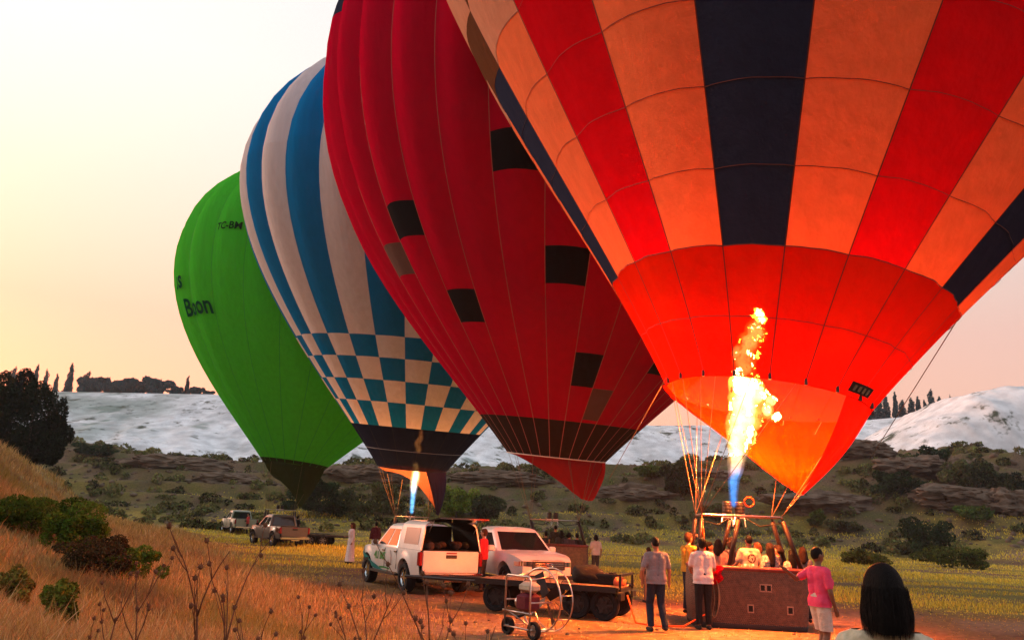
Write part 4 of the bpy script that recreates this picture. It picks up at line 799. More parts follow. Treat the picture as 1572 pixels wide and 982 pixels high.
def pickup(label, group, loc, rz, paint, canopy=False, detail=True):
    o = empty('pickup_truck', loc, rz, label, 'pickup truck', group); hw = .92; AX = (1.62, -1.45)
    def ztop(x):
        return float(np.interp(x, [-2.55, -.8, 1.0, 1.25, 1.9, 2.25, 2.5], [1.13, 1.13, 1.13, 1.15, 1.09, 1.03, .93]))
    def zlow(x):
        z = .47
        for a in AX:
            d = abs(x - a)
            if d < .5: z = max(z, .385 + math.sqrt(.25 - d * d))
        return z
    def yw(x, z):
        y = hw - .045 * ((z - .85) / .35) ** 2 - .32 * max(0, x - 1.75) ** 2 - .1 * max(0, -2.2 - x) ** 2
        for a in AX:
            d = math.hypot(x - a, z - .385)
            if .45 < d < .68: y += .035 * (1 - (d - .45) / .23)
        return y
    xs_ = sorted(set([round(v, 3) for v in np.linspace(-2.5, 2.5, 70)] + [round(a + .5 * math.cos(t), 3) for a in AX for t in np.linspace(0, PI, 15)]))
    mb = MB()
    for s in (1, -1):
        rows = []
        for x in xs_:
            a, b = zlow(x), ztop(x); rows.append([Vector((x, s * yw(x, a + (b - a) * k / 7), a + (b - a) * k / 7)) for k in range(8)])
        if s < 0: rows = [r_[::-1] for r_ in rows]
        mb.grid(rows)
        # arch returns
        for a in AX:
            P = [(a + .5 * math.cos(t), .385 + .5 * math.sin(t)) for t in np.linspace(.1, PI - .1, 14)]; mb.grid([[Vector((x, s * yw(x, max(z, .47)), z)), Vector((x, s * .6, z))] for x, z in P])
    xh = [v for v in xs_ if v >= .95]; mb.grid([[Vector((x, yw(x, ztop(x)) * k, ztop(x) + .035 * (1 - k * k) + (.015 if .35 < abs(k) < .75 else 0))) for k in np.linspace(-1, 1, 15)] for x in xh])
    w0 = yw(2.5, .9); mb.grid([[Vector((2.5 + .11 * (1 - k * k) * (1 - .25 * abs(z - .75)), w0 * k, z)) for k in np.linspace(-1, 1, 13)] for z in (.40, .5, .6, .72, .84, .92, .955)])
    body = mb.build('body', paint, o, True, 35)
    m = MB(); m.box((0, 0, .5), (4.8, 1.35, .12)); m.box((-1.65, 0, .8), (1.7, 1.6, .03)); m.box((-.86, 0, .9), (.04, 1.7, .5))
    for s in (1, -1): m.box((-1.65, s * .83, .96), (1.72, .05, .36))
    for a in AX: m.box((a, 0, .72), (.95, 1.2, .4))
    m.build('chassis', M['dark_metal'], o, False)
    # cab
    zs_ = [1.10, 1.25, 1.4, 1.55, 1.68, 1.75, 1.79, 1.81]
    xf = lambda z: float(np.interp(z, [1.1, 1.68, 1.75, 1.79, 1.81], [1.14, .36, .25, .12, -.05])); xr = lambda z: float(np.interp(z, [1.1, 1.68, 1.75, 1.79, 1.81], [-.84, -.74, -.7, -.62, -.4])); yc = lambda z: float(np.interp(z, [1.1, 1.68, 1.75, 1.79, 1.81], [.885, .74, .7, .6, .38]))
    mb = MB(); rings = []
    for z in zs_:
        cx, hx = (xf(z) + xr(z)) / 2, (xf(z) - xr(z)) / 2; rings.append([(cx + x, y, z) for x, y in rrect(hx, yc(z), .09, 5)])
    loft(mb, rings, cap=True); mb.build('cab', paint, o, True, 40)
    # panes, 6 mm proud of the cab
    def pane(name, f, us, vs, mt, par=o):
        q = MB(); q.grid([[f(u, v) for u in us] for v in vs]); q.build(name, mt, par, True); return
    zv = np.linspace(1.17, 1.67, 6)
    pane('windscreen', lambda k, z: Vector((xf(z) + .012 + .015 * (1 - k * k), k * (yc(z) - .10), z)), np.linspace(-1, 1, 9), zv, M['glass'])
    pane('rear_window', lambda k, z: Vector((xr(z) - .01, k * (yc(z) - .14), z)), np.linspace(-1, 1, 3), zv, M['glass'])
    for s in (1, -1):
        for i, (t0, t1) in enumerate(((.53, .955), (.08, .47))):
            pane('side_window', lambda k, z: Vector((xr(z) + (xf(z) - .13 - xr(z)) * (t0 + (t1 - t0) * k), s * (yc(z) + .008), z)), np.linspace(0, 1, 4), np.linspace(1.18, 1.63, 5), M['glass'])
        m = MB(); m.bbox((.82, s * 1.0, 1.2), (.12, .2, .17), .03); m.box((.84, s * .9, 1.14), (.06, .1, .04)); m.build('side_mirror', paint if detail else M['dark_metal'], o, True, 40)
        for x in (.95, -.02):
            m = MB(); m.box((x - .72, s * (hw + .005), 1.02), (.17, .03, .035)); m.build('door_handle', M['chrome'], o, False)
            m = MB(); m.box((x - .85 + .02, s * (yw(x - .85, .8) - .002), .82), (.012, .012, .52)); m.build('door_gap', M['dark_metal'], o, False)
        m = MB(); m.box((.08, s * .93, .42), (2.1, .12, .06)); m.build('side_step', M['dark_metal'], o, False)
        hp_ = [(2.5 + .11 * (1 - k * k) + .014, s * yw(2.5, .9) * k) for k in (.62, .74, .86, .97)] + [(x + .008, s * (yw(x, .88) + .012)) for x in (2.44, 2.32, 2.18)]
        m = MB(); m.grid([[Vector((x, y, .80 + (.13 if i < 5 else .11) * v)) for i, (x, y) in enumerate(hp_)] for v in (0, .5, 1)]); m.build('headlight', M['chrome'], o)
        m = MB(); m.bbox((-2.46, s * .875, .92), (.16, .1, .36), .02); m.build('tail_light', M['red_light'], o, True, 40)
    # front
    m = MB(); m.box((2.60, 0, .83), (.06, .98, .22)); gr = m.build('grille', M['dark_metal'], o, False)
    for z in (.77, .83, .89): m = MB(); m.bbox((2.635, 0, z), (.03, .9, .026), .006); m.build('grille_bar', M['chrome'], gr, True, 30)
    for rx, ry in ((.10, .066), (.045, .062)):
        m = MB(); m.tube([(2.665, rx * math.cos(t), .835 + ry * math.sin(t)) for t in np.linspace(0, 2 * PI, 20)], .008, 5); m.build('emblem', M['chrome'], gr)
    m = MB(); m.tube([(2.665, .085 * math.cos(t), .868 + .022 * math.sin(t)) for t in np.linspace(0, 2 * PI, 16)], .007, 5); m.build('emblem', M['chrome'], gr)
    m = MB(); m.bbox((2.56, 0, .47), (.2, 1.5, .2), .03); m.build('lower_intake', M['dark_metal'], o, True, 40)
    m = MB(); m.box((2.665, 0, .56), (.012, .5, .11)); m.build('number_plate', mat('plate_white', (.6, .6, .6), .5), o, False)
    # rear
    m = MB(); m.bbox((-2.5, 0, .85), (.06, 1.62, .56), .02); tg = m.build('tailgate', paint, o, True, 30)
    m = MB(); m.bbox((-2.535, 0, .99), (.02, .32, .09), .008); m.build('handle', M['dark_metal'], tg, True, 30); m = MB(); m.box((-2.537, .0, 1.08), (.012, .3, .03)); m.build('brake_light', M['red_light'], tg, False)
    m = MB(); m.bbox((-2.62, 0, .5), (.22, 1.75, .15), .03); m.box((-2.68, 0, .39), (.08, .5, .06)); m.build('bumper', M['chrome'], o, True, 40)
    if canopy:
        yq = lambda z: float(np.interp(z, [1.13, 1.75, 1.85, 1.9], [.885, .765, .7, .5])); zz = [1.135, 1.3, 1.5, 1.65, 1.75, 1.82, 1.87, 1.895]; mb = MB()
        sec = [(yq(z), z) for z in zz] + [(0, 1.91)] + [(-yq(z), z) for z in zz[::-1]]
        xs2 = np.linspace(-2.5, -.83, 6); mb.grid([[Vector((x + (.12 * (z - 1.13) if x < -2.4 else 0), y, z)) for y, z in sec] for x in xs2])
        inn = [(y * .96, 1.13 + (z - 1.13) * .96) for y, z in sec]; ln = MB(); ln.grid([[Vector((x + .004 + (.12 * (z - 1.13) if x < -2.4 else 0), y, z)) for y, z in inn[::-1]] for x in xs2])
        mb.grid([[Vector((-2.5 + .12 * (z - 1.13), y, z)) for y, z in sec], [Vector((-2.498 + .12 * (z - 1.13), y, z)) for y, z in inn]])
        cn = mb.build('canopy', paint, o, True, 40); ln.build('shade_lining', M['hollow_shade'], cn); m = MB(); m.box((-1.66, 0, 1.14), (1.6, 1.5, .02)); m.box((-.9, 0, 1.45), (.03, 1.4, .6)); m.build('cargo_bay', M['hollow_shade'], o, False)  # near-black inner skin and bay stand in for the shade under the canopy
        for s in (1, -1): pane('canopy_window', lambda x, z: Vector((x + .12 * (z - 1.25), s * (yq(z) + .008), z)), np.linspace(-2.25, -1.2, 4), np.linspace(1.27, 1.70, 5), M['pink_reflection_glass'], cn)
        m = MB(); m.box((0, 0, 0), (.86, 1.42, .04), 0, Matrix.Translation((-2.83, 0, 1.93)) @ Matrix.Rotation(R(6), 4, 'Y')); m.build('hatch', M['glass'], cn, False)
        for s in (1, -1): m = MB(); m.tube([(-2.45, s * .66, 1.6), (-2.75, s * .66, 1.9)], .012, 5); m.build('hatch_strut', M['steel'], cn)
        q = random.Random(5)
        for k in range(9): m = MB(); m.ell((-2.3 + q.uniform(-.1, .5), -.6 + .15 * k, 1.22 + q.uniform(0, .06)), (.2, .13, .1), 10, 7); m.build('cargo_bag', M['sack'] if k % 3 else M['black_cloth'], o)
    for i, a in enumerate(AX):
        for s in (1, -1): wheel(o, a, s * .80, .385, side=s, dirz=0)
    return o
M['sack'] = mat('sack_cloth', (.05, .03, .02), .9, .4, 10, bump=.6)
TEAL = mat('teal_decal', (.0, .22, .22), .35, .1); GRN = mat('green_decal', (.03, .28, .05), .35, .1); MAR = mat('maroon_decal', (.12, .03, .03), .4)
h1 = Vector((-.47, .883)); ang1 = math.atan2(h1.y, h1.x); rc = Vector((-2.55, 22.34)) + .8 * Vector((.883, .47)); c1_ = rc + 1.45 * h1
t1 = pickup('white canopy pickup with raised rear hatch, seen from behind', 'pickup trucks on the field', (c1_.x, c1_.y, gz(c1_.x, c1_.y)), ang1, M['white_paint'], True)
# decal swoosh and lettering on the left side (local +y)
sw = MB(); P = []
for t in np.linspace(0, 1, 14):
    x = 2.25 - 2.3 * t; z = 1.02 - .62 * math.sin(t * PI / 2) ** .8 + (.04 * t); wd = .04 + .13 * math.sin(PI * min(1, t * 1.15 + .08)); P.append([(x, z - wd / 2), (x, z + wd / 2)])
def side_pt(x, z): return Vector((x, .925 - .045 * ((z - .85) / .35) ** 2 - .32 * max(0, x - 1.75) ** 2 + (.037 if .42 < math.hypot(x - 1.62, z - .385) < .7 else .004), z))
sw.grid([[side_pt(*a) for a in q] for q in P if True]); sw.build('swoosh_decal', TEAL, t1)
m = MB(); m.grid([[side_pt(.6 - .85 * t, .50 + .015 * k + .02 * math.sin(PI * t)) for k in range(4)] for t in np.linspace(0, 1, 8)]); m.build('green_decal', GRN, t1)
m = MB(); m.grid([[side_pt(-.28 - .18 * math.sin(t) + w, .78 + .26 * math.cos(t)) for w in (0, .03)] for t in np.linspace(0, 2.2, 10)]); m.build('curved_decal', MAR, t1)
def flat_text(body, size, mp, matl, parent, name='lettering'):
    cu = bpy.data.curves.new('t', 'FONT'); cu.body = body; cu.size = size; cu.resolution_u = 3; cu.offset = size * .022; to = bpy.data.objects.new('t', cu); col.objects.link(to)
    dg = bpy.context.evaluated_depsgraph_get(); me = bpy.data.meshes.new_from_object(to.evaluated_get(dg)); bpy.data.objects.remove(to)
    for v in me.vertices: v.co = mp(v.co.x, v.co.y)
    me.materials.clear(); me.materials.append(matl); return link(name, me, parent)
flat_text('4U IMS', .30, lambda x, y: side_pt(.98 - x * 1.05, .76 + y) + Vector((0, .006, 0)), GRN, t1)
h2 = Vector((.40, -.917)); ang2 = math.atan2(h2.y, h2.x); fc = Vector((1.25, 22.7)); c2_ = fc - 2.45 * h2
t2 = pickup('white pickup facing the camera behind the flatbed trailer', 'pickup trucks on the field', (c2_.x, c2_.y, gz(c2_.x, c2_.y)), ang2, M['white_paint'])
p3 = at(424, 836, 49.5); t3 = pickup('dusty grey pickup parked broadside left of the tandem trailer', 'pickup trucks on the field', (p3.x, p3.y, gz(p3.x, p3.y)), R(128), M['silver_paint'], False, False)
p4 = at(366, 803, 68); GWH = mat('pale_green_paint', (.26, .3, .26), .35, .1, coat=.3)
t4 = pickup('pale green and white vehicle farthest left on the slope', 'pickup trucks on the field', (p4.x, p4.y, gz(p4.x, p4.y)), R(122), GWH, False, False)
# ------------------------------------------------------------------ trailers
def trailer(label, loc, rz, L, W, zd, wheels, r, planks=7, hub='chrome', tongue=2.2, bar=True, dark=False):
    o = empty('flatbed_trailer', loc, rz, label, 'trailer', 'flatbed trailers')
    for k in range(planks):
        m = MB(); y = -W / 2 + W * (k + .5) / planks; m.bbox((0, y, zd + .005 * (k % 3)), (L - .02 * (k % 2), W / planks - .015, .04), .006); m.build('plank', M['wood'], o, True, 30)
    m = MB()
    for s in (1, -1): m.box((0, s * (W / 2 + .02), zd - .02), (L, .05, .12)); m.tube([(-L / 2, s * W * .42, zd - .05), (-L / 2 - tongue * .5, s * W * .2, zd - .08), (-L / 2 - tongue, 0, zd - .1)], .035, 6)
    for x in (-L / 2, -L / 4, 0, L / 4, L / 2): m.box((x, 0, zd - .06), (.06, W, .08))
    m.build('frame', M['dark_metal'], o, False)
    for x in wheels:
        for s in (1, -1): wheel(o, x, s * (W / 2 - .14), r, r, .2, s, hub)
    for s in (1, -1):
        if len(wheels) > 1:
            a, b = wheels[-2] - r * 1.05, wheels[-1] + r * 1.05; m = MB(); m.box(((a + b) / 2, s * (W / 2 - .1), r * 2 + .05), (b - a, .26, .03)); m.build('mudguard', M['dark_metal'], o, False)
    if bar:
        m = MB(); x = L / 2 + .05
        for s in (1, -1): m.box((x, s * W * .4, zd + .12), (.05, .05, .34)); m.box((x + .03, s * W * .38, zd - .16), (.05, .36, .14))
        m.box((x, 0, zd + .27), (.05, W * .85, .05)); m.box((x - .25, -W * .4, zd + .27), (.5, .04, .04)); m.build('tail_bar', M['dark_metal'], o, False)
    return o
ax_ = Vector((.93, -.367)); tc_ = Vector((1.22, 18.75)); tr1 = trailer('near flatbed trailer with wooden deck between fan and white truck', (tc_.x, tc_.y, 0), math.atan2(ax_.y, ax_.x), 3.25, 1.5, .66, (-1.15, .72, 1.35), .31, hub='dark_metal')
m = MB(); m.box((-2.75, .55, .55), (.3, .1, .1)); m.build('hitch', M['dark_metal'], tr1, False)
p5 = at(492, 838, 52.2); trailer('far tandem trailer hitched behind the grey pickup', (p5.x - .6, p5.y, 0), R(-4), 4.6, 1.7, .62, (.1, .95), .34, 5, 'steel', 1.6, False)
# tarp covered heap and box on the near deck
def lump(name, label, cat, p, r, matl, seed, rot=0):
    m = MB(); m.ell((0, 0, 0), r, 22, 14); q = Vector((seed, 0, 0)); V2 = []
    for v in m.v:
        v = Vector(v); k = 1 + .22 * mnoise.noise(v * 3.2 + q) + .1 * mnoise.noise(v * 8 + q); v = v * k; v.z = max(v.z, -r[2] * .72); V2.append(tuple(v))
    m.v = V2; o = m.build(name, matl); o.location = (p[0], p[1], p[2] + r[2] * .72); o.rotation_euler.z = rot; return tag(o, label, cat)
lump('tarp_bundle', 'black tarp bundle heaped on the near trailer deck', 'bundle', (1.98, 18.6, .69), (.42, .34, .23), M['black_cloth'], 3, -.3)
m = MB(); m.bbox((0, 0, .12), (.6, .4, .24), .03); m.box((.2, 0, .25), (.1, .3, .02)); o = m.build('equipment_case', M['black_cloth'], None, True, 30); o.location = (2.3, 18.4, .69); o.rotation_euler.z = -.35; tag(o, 'flat black equipment case at the tail end of the near trailer', 'case')
lump('orange_bag', 'small orange cloth bag at the trailer tail', 'bag', (2.62, 18.15, .69), (.14, .11, .12), FO, 8)
# ------------------------------------------------------------------ inflation fan
fo = empty('inflation_fan', (.56, 14.85, 0), 0, 'inflation fan with steel cage ring and red engine on two wheels', 'fan')
nrm = Vector((-.80, -.6, 0)); rt = Vector((.6, -.80, 0)); cz = .62
def fp(a, b, c): return rt * a + nrm * b + Vector((0, 0, c))      # along ring plane, out of it, up
ctr = Vector((.17, .05, 0))
m = MB(); m.tube([ctr + fp(.56 * math.cos(t), 0, cz + .54 * math.sin(t)) for t in np.linspace(0, 2 * PI, 40)], .017, 7, False); ring = m.build('cage_ring', M['steel'], fo)
m = MB(); m.tube([ctr + fp(.56 * math.cos(t), -.28, cz + .54 * math.sin(t)) for t in np.linspace(0, 2 * PI, 40)], .012, 6, False)
for k in range(8): t = PI / 4 * k + .2; m.tube([ctr + fp(.56 * math.cos(t), 0, cz + .54 * math.sin(t)), ctr + fp(.56 * math.cos(t), -.28, cz + .54 * math.sin(t))], .01, 5)
m.build('rear_cage', M['steel'], fo)
for k in range(14):
    t = PI * 2 * k / 14; m = MB(); m.tube([ctr + fp(.1 * math.cos(t), -.28, cz + .1 * math.sin(t)), ctr + fp(.56 * math.cos(t), -.28, cz + .54 * math.sin(t))], .005, 4); m.build('cage_spoke', M['dark_metal'], fo)
for k in range(4):
    t = PI / 2 * k + .5; m = MB(); d = fp(math.cos(t), 0, math.sin(t)); e_ = fp(-math.sin(t), 0, math.cos(t)); c0 = ctr + fp(0, -.14, cz)
    m.grid([[c0 + d * (.05 + .44 * u) + e_ * w * (.06 + .03 * u) + nrm * w * .035 for w in (-1, 1)] for u in np.linspace(0, 1, 6)]); m.build('blade', M['dark_metal'], fo)
# box frame in front
A = [(-.34, .0), (.22, .0), (.22, .62), (-.34, .62)]
for a0_, b0_ in ((-.30, .55), (.26, .55)):
    pass
m = MB(); hoopf = lambda b: [ctr + fp(-.38, b, .14), ctr + fp(-.38, b, .98), ctr + fp(-.33, b, 1.03), ctr + fp(.28, b, 1.03), ctr + fp(.33, b, .98), ctr + fp(.33, b, .10)]
m.tube(hoopf(.5), .018, 7); m.tube([ctr + fp(-.45, .5, .42), ctr + fp(.36, .5, .42)], .016, 6); m.tube([ctr + fp(-.38, .5, .16), ctr + fp(.33, .5, .16)], .016, 6)
for a in (-.38, .33): m.tube([ctr + fp(a, .5, .16), ctr + fp(a, -.05, .16)], .016, 6); m.tube([ctr + fp(a, .5, .6), ctr + fp(a, 0, .6)], .014, 6); m.tube([ctr + fp(a, .5, .98), ctr + fp(a * .9, 0, cz + .42)], .012, 6)
m.tube([ctr + fp(-.3, .5, .42), ctr + fp(0, .1, .1)], .014, 6); m.build('push_frame', M['steel'], fo)
def on_fan(m, b, name, mt): return m.build(name, mt, fo, True, 40)
Mf = Matrix.Translation(ctr) @ Matrix(((rt.x, nrm.x, 0, 0), (rt.y, nrm.y, 0, 0), (0, 0, 1, 0), (0, 0, 0, 1)))
m = MB(); m.bbox((0, .28, .58), (.34, .34, .30), .05); m.v = [tuple(Mf @ Vector(v)) for v in m.v]; m.build('engine', mat('engine_red', (.13, .012, .025), .4, .3, 12), fo, True, 40)
m = MB(); m.bbox((0, .26, .83), (.4, .26, .19), .06); m.v = [tuple(Mf @ Vector(v)) for v in m.v]; m.build('fuel_tank', mat('tank_cream', (.5, .47, .36), .5, .1), fo, True, 40)
m = MB(); m.lathe([(.001, 0), (.09, 0), (.1, .04), (.06, .09), (.001, .1)], 14, Mf @ Matrix.Translation((-.2, .3, .56)) @ Matrix.Rotation(-PI / 2, 4, 'Y')); m.build('recoil_starter', M['steel'], fo)
m = MB(); m.tube([tuple(Mf @ Vector(v)) for v in ((-.1, .2, .44), (-.22, .2, .35), (-.24, .35, .3))], .03, 7); m.build('exhaust', M['dark_metal'], fo)
for a in (-.38, .36):
    p = ctr + fp(a, .42, .15); wheel(fo, p.x, p.y, .15, .15, .09, 1, 'steel', math.atan2(nrm.y, nrm.x) + PI / 2 + (PI if a > 0 else 0))
# ground hose
m = MB(); m.tube([(2.7, 17.5, .55), (2.85, 17.3, .03), (3.2, 17.0, .02), (3.8, 17.1, .025), (4.3, 17.1, .3)], .016, 6); o = m.build('hose', M['orange_strap']); tag(o, 'orange hose lying on the ground between trailer and basket', 'hose')
# ------------------------------------------------------------------ people
SK = {k: mat('skin_' + k, c, .5, .12, 8, spec=.3) for k, c in dict(tan=(.33, .16, .09), fair=(.5, .28, .19), brown=(.2, .09, .05)).items()}
HR = {k: mat('hair_' + k, c, .65, .4, 60, spec=.12, stretch=(3, 3, .3), bump=.6, bscale=70) for k, c in dict(black=(.004, .003, .003), brown=(.018, .009, .006), auburn=(.07, .026, .01)).items()}
CL = {}
def cloth(c, pat=None):
    k = (c, pat)
    if k not in CL: CL[k] = mat('cloth_%d' % len(CL), c, .88, .14 if not pat else .6, 7 if not pat else 28, spec=.15, bump=2.4, bscale=6, c2=pat)
    return CL[k]
def person(label, group, loc, rz, h=1.72, top=(.5, .48, .46), bottom=(.02, .025, .04), skin='tan', hair='black', hairlen=0, sleeve='short', legs='long', arms=None, leg=None, lean=(0, 0), head=(0, 0), vox=.014, female=False, eyes=False, pattern=None, shoes=(.03, .03, .03), hem=.9, fingers=True, z0=None, cat='person', belly=0):
    """local space: faces +Y, x to its right, built 1.75 m tall then scaled"""
    o = empty('person', (loc[0], loc[1], z0 if z0 is not None else gz(loc[0], loc[1])), rz, label, cat, group); k = h / 1.75; o.scale = (k, k, k)
    lx_, ly_ = lean; tw = lambda x, y, z: Vector((x + lx_ * max(0, z - .95), y + ly_ * max(0, z - .95), z)); hx, hy = head
    sh = .175 if not female else .15; hp = .085; wst = .105 if not female else .085
    arms = arms or {}; leg = leg or {}
    b = MB(); T = MB(); P = MB()
    def cap(mbs, p0, p1, r0, r1, n=12):
        for mb, e in mbs: mb.capsule(p0, p1, r0 + e, r1 + e, n)
    # torso
    ts = [(b, 0), (T, .016)]
    cap(ts, tw(-sh, 0, 1.405), tw(sh, 0, 1.405), .062, .062); cap(ts, tw(-.085, .01, 1.36), tw(-.075, .01, 1.12), .108, wst); cap(ts, tw(.085, .01, 1.36), tw(.075, .01, 1.12), .108, wst)
    cap(ts, tw(-.08, .03 + belly, 1.25), tw(.08, .03 + belly, 1.25), .095, .095); cap(ts, tw(-.07, belly * .8, 1.12), tw(-.08, 0, .96), wst, .115); cap(ts, tw(.07, belly * .8, 1.12), tw(.08, 0, .96), wst, .115)
    cap(ts, tw(-.10, -.01, 1.43), tw(.10, -.01, 1.43), .06, .06); cap([(b, 0)], tw(0, -.005, 1.42), tw(hx * .5, hy * .5 + .005, 1.56), .055, .05)
    T.capsule(tw(-.08, 0, .97), tw(.08, 0, .97), .132, .132, 12); T.capsule(tw(-.08, 0, .86), tw(.08, 0, .86), .136, .136, 12)
    # head
    H0 = tw(hx, hy, 1.645); b.ell(H0, (.074, .094, .112), 16, 12); b.ell(H0 + Vector((0, .03, -.06)), (.056, .062, .058), 12, 8); b.capsule(H0 + Vector((0, .09, .012)), H0 + Vector((0, .112, -.022)), .010, .016, 8); b.capsule(H0 + Vector((-.02, .085, -.058)), H0 + Vector((.02, .085, -.058)), .011, .011, 6); b.capsule(H0 + Vector((-.035, .078, .03)), H0 + Vector((.035, .078, .03)), .014, .014, 6)
    for s in (-1, 1): b.ell(H0 + Vector((s * .076, -.005, -.01)), (.012, .022, .032), 8, 6)
    # arms
    for s, nm_ in ((-1, 'L'), (1, 'R')):
        S0 = tw(s * (sh + .015), 0, 1.405); e, w = arms.get(nm_, (None, None)); E = Vector(e) if e else tw(s * (sh + .085), -.02, 1.12); W = Vector(w) if w else tw(s * (sh + .09), .06, .88)
        cap([(b, 0)], S0, E, .046, .037); cap([(b, 0)], E, W, .037, .026); f = (W - E).normalized(); side = f.cross(Vector((0, 1, 0)) if abs(f.y) < .8 else Vector((0, 0, 1))).normalized(); side = side * (1 if side.x * s < 0 else -1)
        pz = W + f * .05; b.capsule(W, W + f * .035, .027, .03, 10); b.capsule(pz - Vector((0, .02, 0)), pz + Vector((0, .02, 0)) + f * .02, .024, .024, 10)
        if fingers:
            for q, L in ((-.030, .062), (-.010, .078), (.010, .074), (.030, .056)):
                r0 = pz + f * .03 + Vector((0, q, 0)); m1 = r0 + f * L * .55; b.capsule(r0, m1, .0095, .009, 7); b.capsule(m1, m1 + (f + side * .5).normalized() * L * .5, .009, .008, 7)
            b.capsule(W + f * .02 + Vector((0, .03, 0)), W + f * .06 + Vector((0, .055, 0)) + side * .01, .011, .009, 7)
        if sleeve == 'short': T.capsule(S0, S0 + (E - S0) * .7, .064, .062, 12)
        elif sleeve == 'long': T.capsule(S0, E, .064, .054, 12); T.capsule(E, E + (W - E) * .93, .054, .042, 12)
    # legs
    for s, nm_ in ((-1, 'L'), (1, 'R')):
        kn, an = leg.get(nm_, (None, None)); Hh = Vector((s * hp, 0, .93)); K = Vector(kn) if kn else Vector((s * .095, .015, .50)); A = Vector(an) if an else Vector((s * .10, -.02, .085))
        cap([(b, 0)], Hh, K, .083, .055); cap([(b, 0)], K, K + (A - K) * .35, .054, .056); cap([(b, 0)], K + (A - K) * .35, A, .056, .036); b.capsule(A + Vector((0, -.03, -.045)), A + Vector((s * .02, .15, -.055)), .036, .03, 10)
        if legs == 'long': P.capsule(Hh, K, .102, .074, 12); P.capsule(K, A + Vector((0, 0, .0)), .074, .066, 12)
        elif legs == 'shorts': P.capsule(Hh, K + (Hh - K) * .1, .11, .10, 12)
    if legs == 'dress':
        for t in np.linspace(0, 1, 9): z = .95 - .82 * t; P.capsule((-.09 - .05 * t, 0, z), (.09 + .05 * t, 0, z), .125 + .05 * t, .125 + .05 * t, 14)
    P.capsule((-.08, 0, .96), (.08, 0, .96), .126, .126, 12); P.capsule((-.075, 0, 1.02), (.075, 0, 1.02), .112, .112, 12)
    union_obj('body', b, SK[skin], o, vox if not fingers else min(vox, .011), 3)
    union_obj('shirt', T, cloth(top, pattern), o, vox, 5, [((0, 0, hem), (0, 0, -1)), ((0, 0, 1.485), (0, 0, 1))] if not (lx_ or ly_) else [((0, 0, hem), (0, 0, -1))])
    union_obj('shorts' if legs == 'shorts' else 'skirt' if legs == 'dress' else 'trousers', P, cloth(bottom), o, vox, 5, [((0, 0, .56), (0, 0, -1))] if legs == 'shorts' else [((0, 0, .1), (0, 0, -1))])
    S = MB()
    for s, nm_ in ((-1, 'L'), (1, 'R')):
        kn, an = leg.get(nm_, (None, None)); A = Vector(an) if an else Vector((s * .10, -.02, .085))
        S.capsule(A + Vector((0, -.035, -.042)), A + Vector((s * .02, .16, -.048)), .044, .037, 10)
    union_obj('shoes', S, cloth(shoes), o, vox, 2, [((0, 0, .0), (0, 0, -1))])
    hm = MB(); hm.ell(H0 + Vector((0, -.022, .022)), (.086, .096, .108), 16, 10); hm.ell(H0 + Vector((0, -.03, -.03)), (.08, .075, .075), 14, 8); hm.ell(H0 + Vector((0, .03, .07)), (.07, .07, .052), 12, 8)
    if hairlen > 0:
        hm.capsule(H0 + Vector((0, -.05, 0)), H0 + Vector((0, -.085, -hairlen)), .095, .075, 14)
        for s in (-1, 1): hm.capsule(H0 + Vector((s * .06, -.03, .0)), H0 + Vector((s * .085, -.05, -hairlen * .95)), .045, .04, 10)
    elif hairlen < 0: hm = MB(); hm.ell(H0 + Vector((0, -.012, .016)), (.079, .098, .107), 16, 10)
    hm2 = union_obj('hair', hm, HR[hair], o, vox, 3, [] if hairlen > 0 else [((0, H0.y + .055, H0.z + .02), (0, .8, -.6))])
    if eyes:
        for s in (-1, 1): q = MB(); q.ell(H0 + Vector((s * .032, .084, .008)), (.013, .008, .009), 8, 6); q.build('eye', HR['black'], o)
    return o
G1 = 'people standing round the near balloon'; G2 = 'passengers in the near basket'; G3 = 'passengers in the red balloon basket'; G4 = 'people by the far vehicles'
# ground crew
person('man in pale grey shirt and dark jeans walking between trailer and basket', G1, (3.06, 16.15), R(8), 1.75, (.24, .21, .22), (.018, .024, .04), 'tan', 'black', -1, leg={'L': ((-.10, .10, .50), (-.115, -.02, .085)), 'R': ((.095, .0, .50), (.12, -.17, .12))}, arms={'L': ((-.30, -.06, 1.13), (-.27, .05, .92)), 'R': ((.28, .03, 1.12), (.31, .13, .9))}, vox=.012, head=(-.01, .02), hem=.88)
person('man in white T shirt and black trousers working at the basket end', G1, (4.16, 16.85), R(4), 1.78, (.62, .56, .56), (.014, .013, .014), 'tan', 'black', 0, arms={'L': ((-.24, .10, 1.16), (-.16, .30, 1.08)), 'R': ((.26, .08, 1.14), (.22, .32, 1.13))}, vox=.012, lean=(.0, .08), hem=.87)
person('man in pink polo and cream shorts leaning an arm towards the basket', G1, (at(1254, 840, 12.6).x, 12.6), R(-74), 1.76, (.78, .07, .16), (.58, .46, .38), 'brown', 'black', -1, legs='shorts', arms={'L': ((-.27, -.20, 1.27), (-.22, -.42, 1.40)), 'R': ((.26, .0, 1.12), (.22, .10, .90))}, leg={'L': ((-.09, .10, .50), (-.10, .02, .085)), 'R': ((.10, .02, .50), (.11, -.12, .1))}, vox=.012, eyes=True, belly=.05, hem=.9)
person('boy in dark shirt standing behind the men left of the basket', G1, (4.05, 22.5), R(20), 1.45, (.03, .035, .045), (.1, .08, .07), 'brown', 'black', -1, vox=.016)
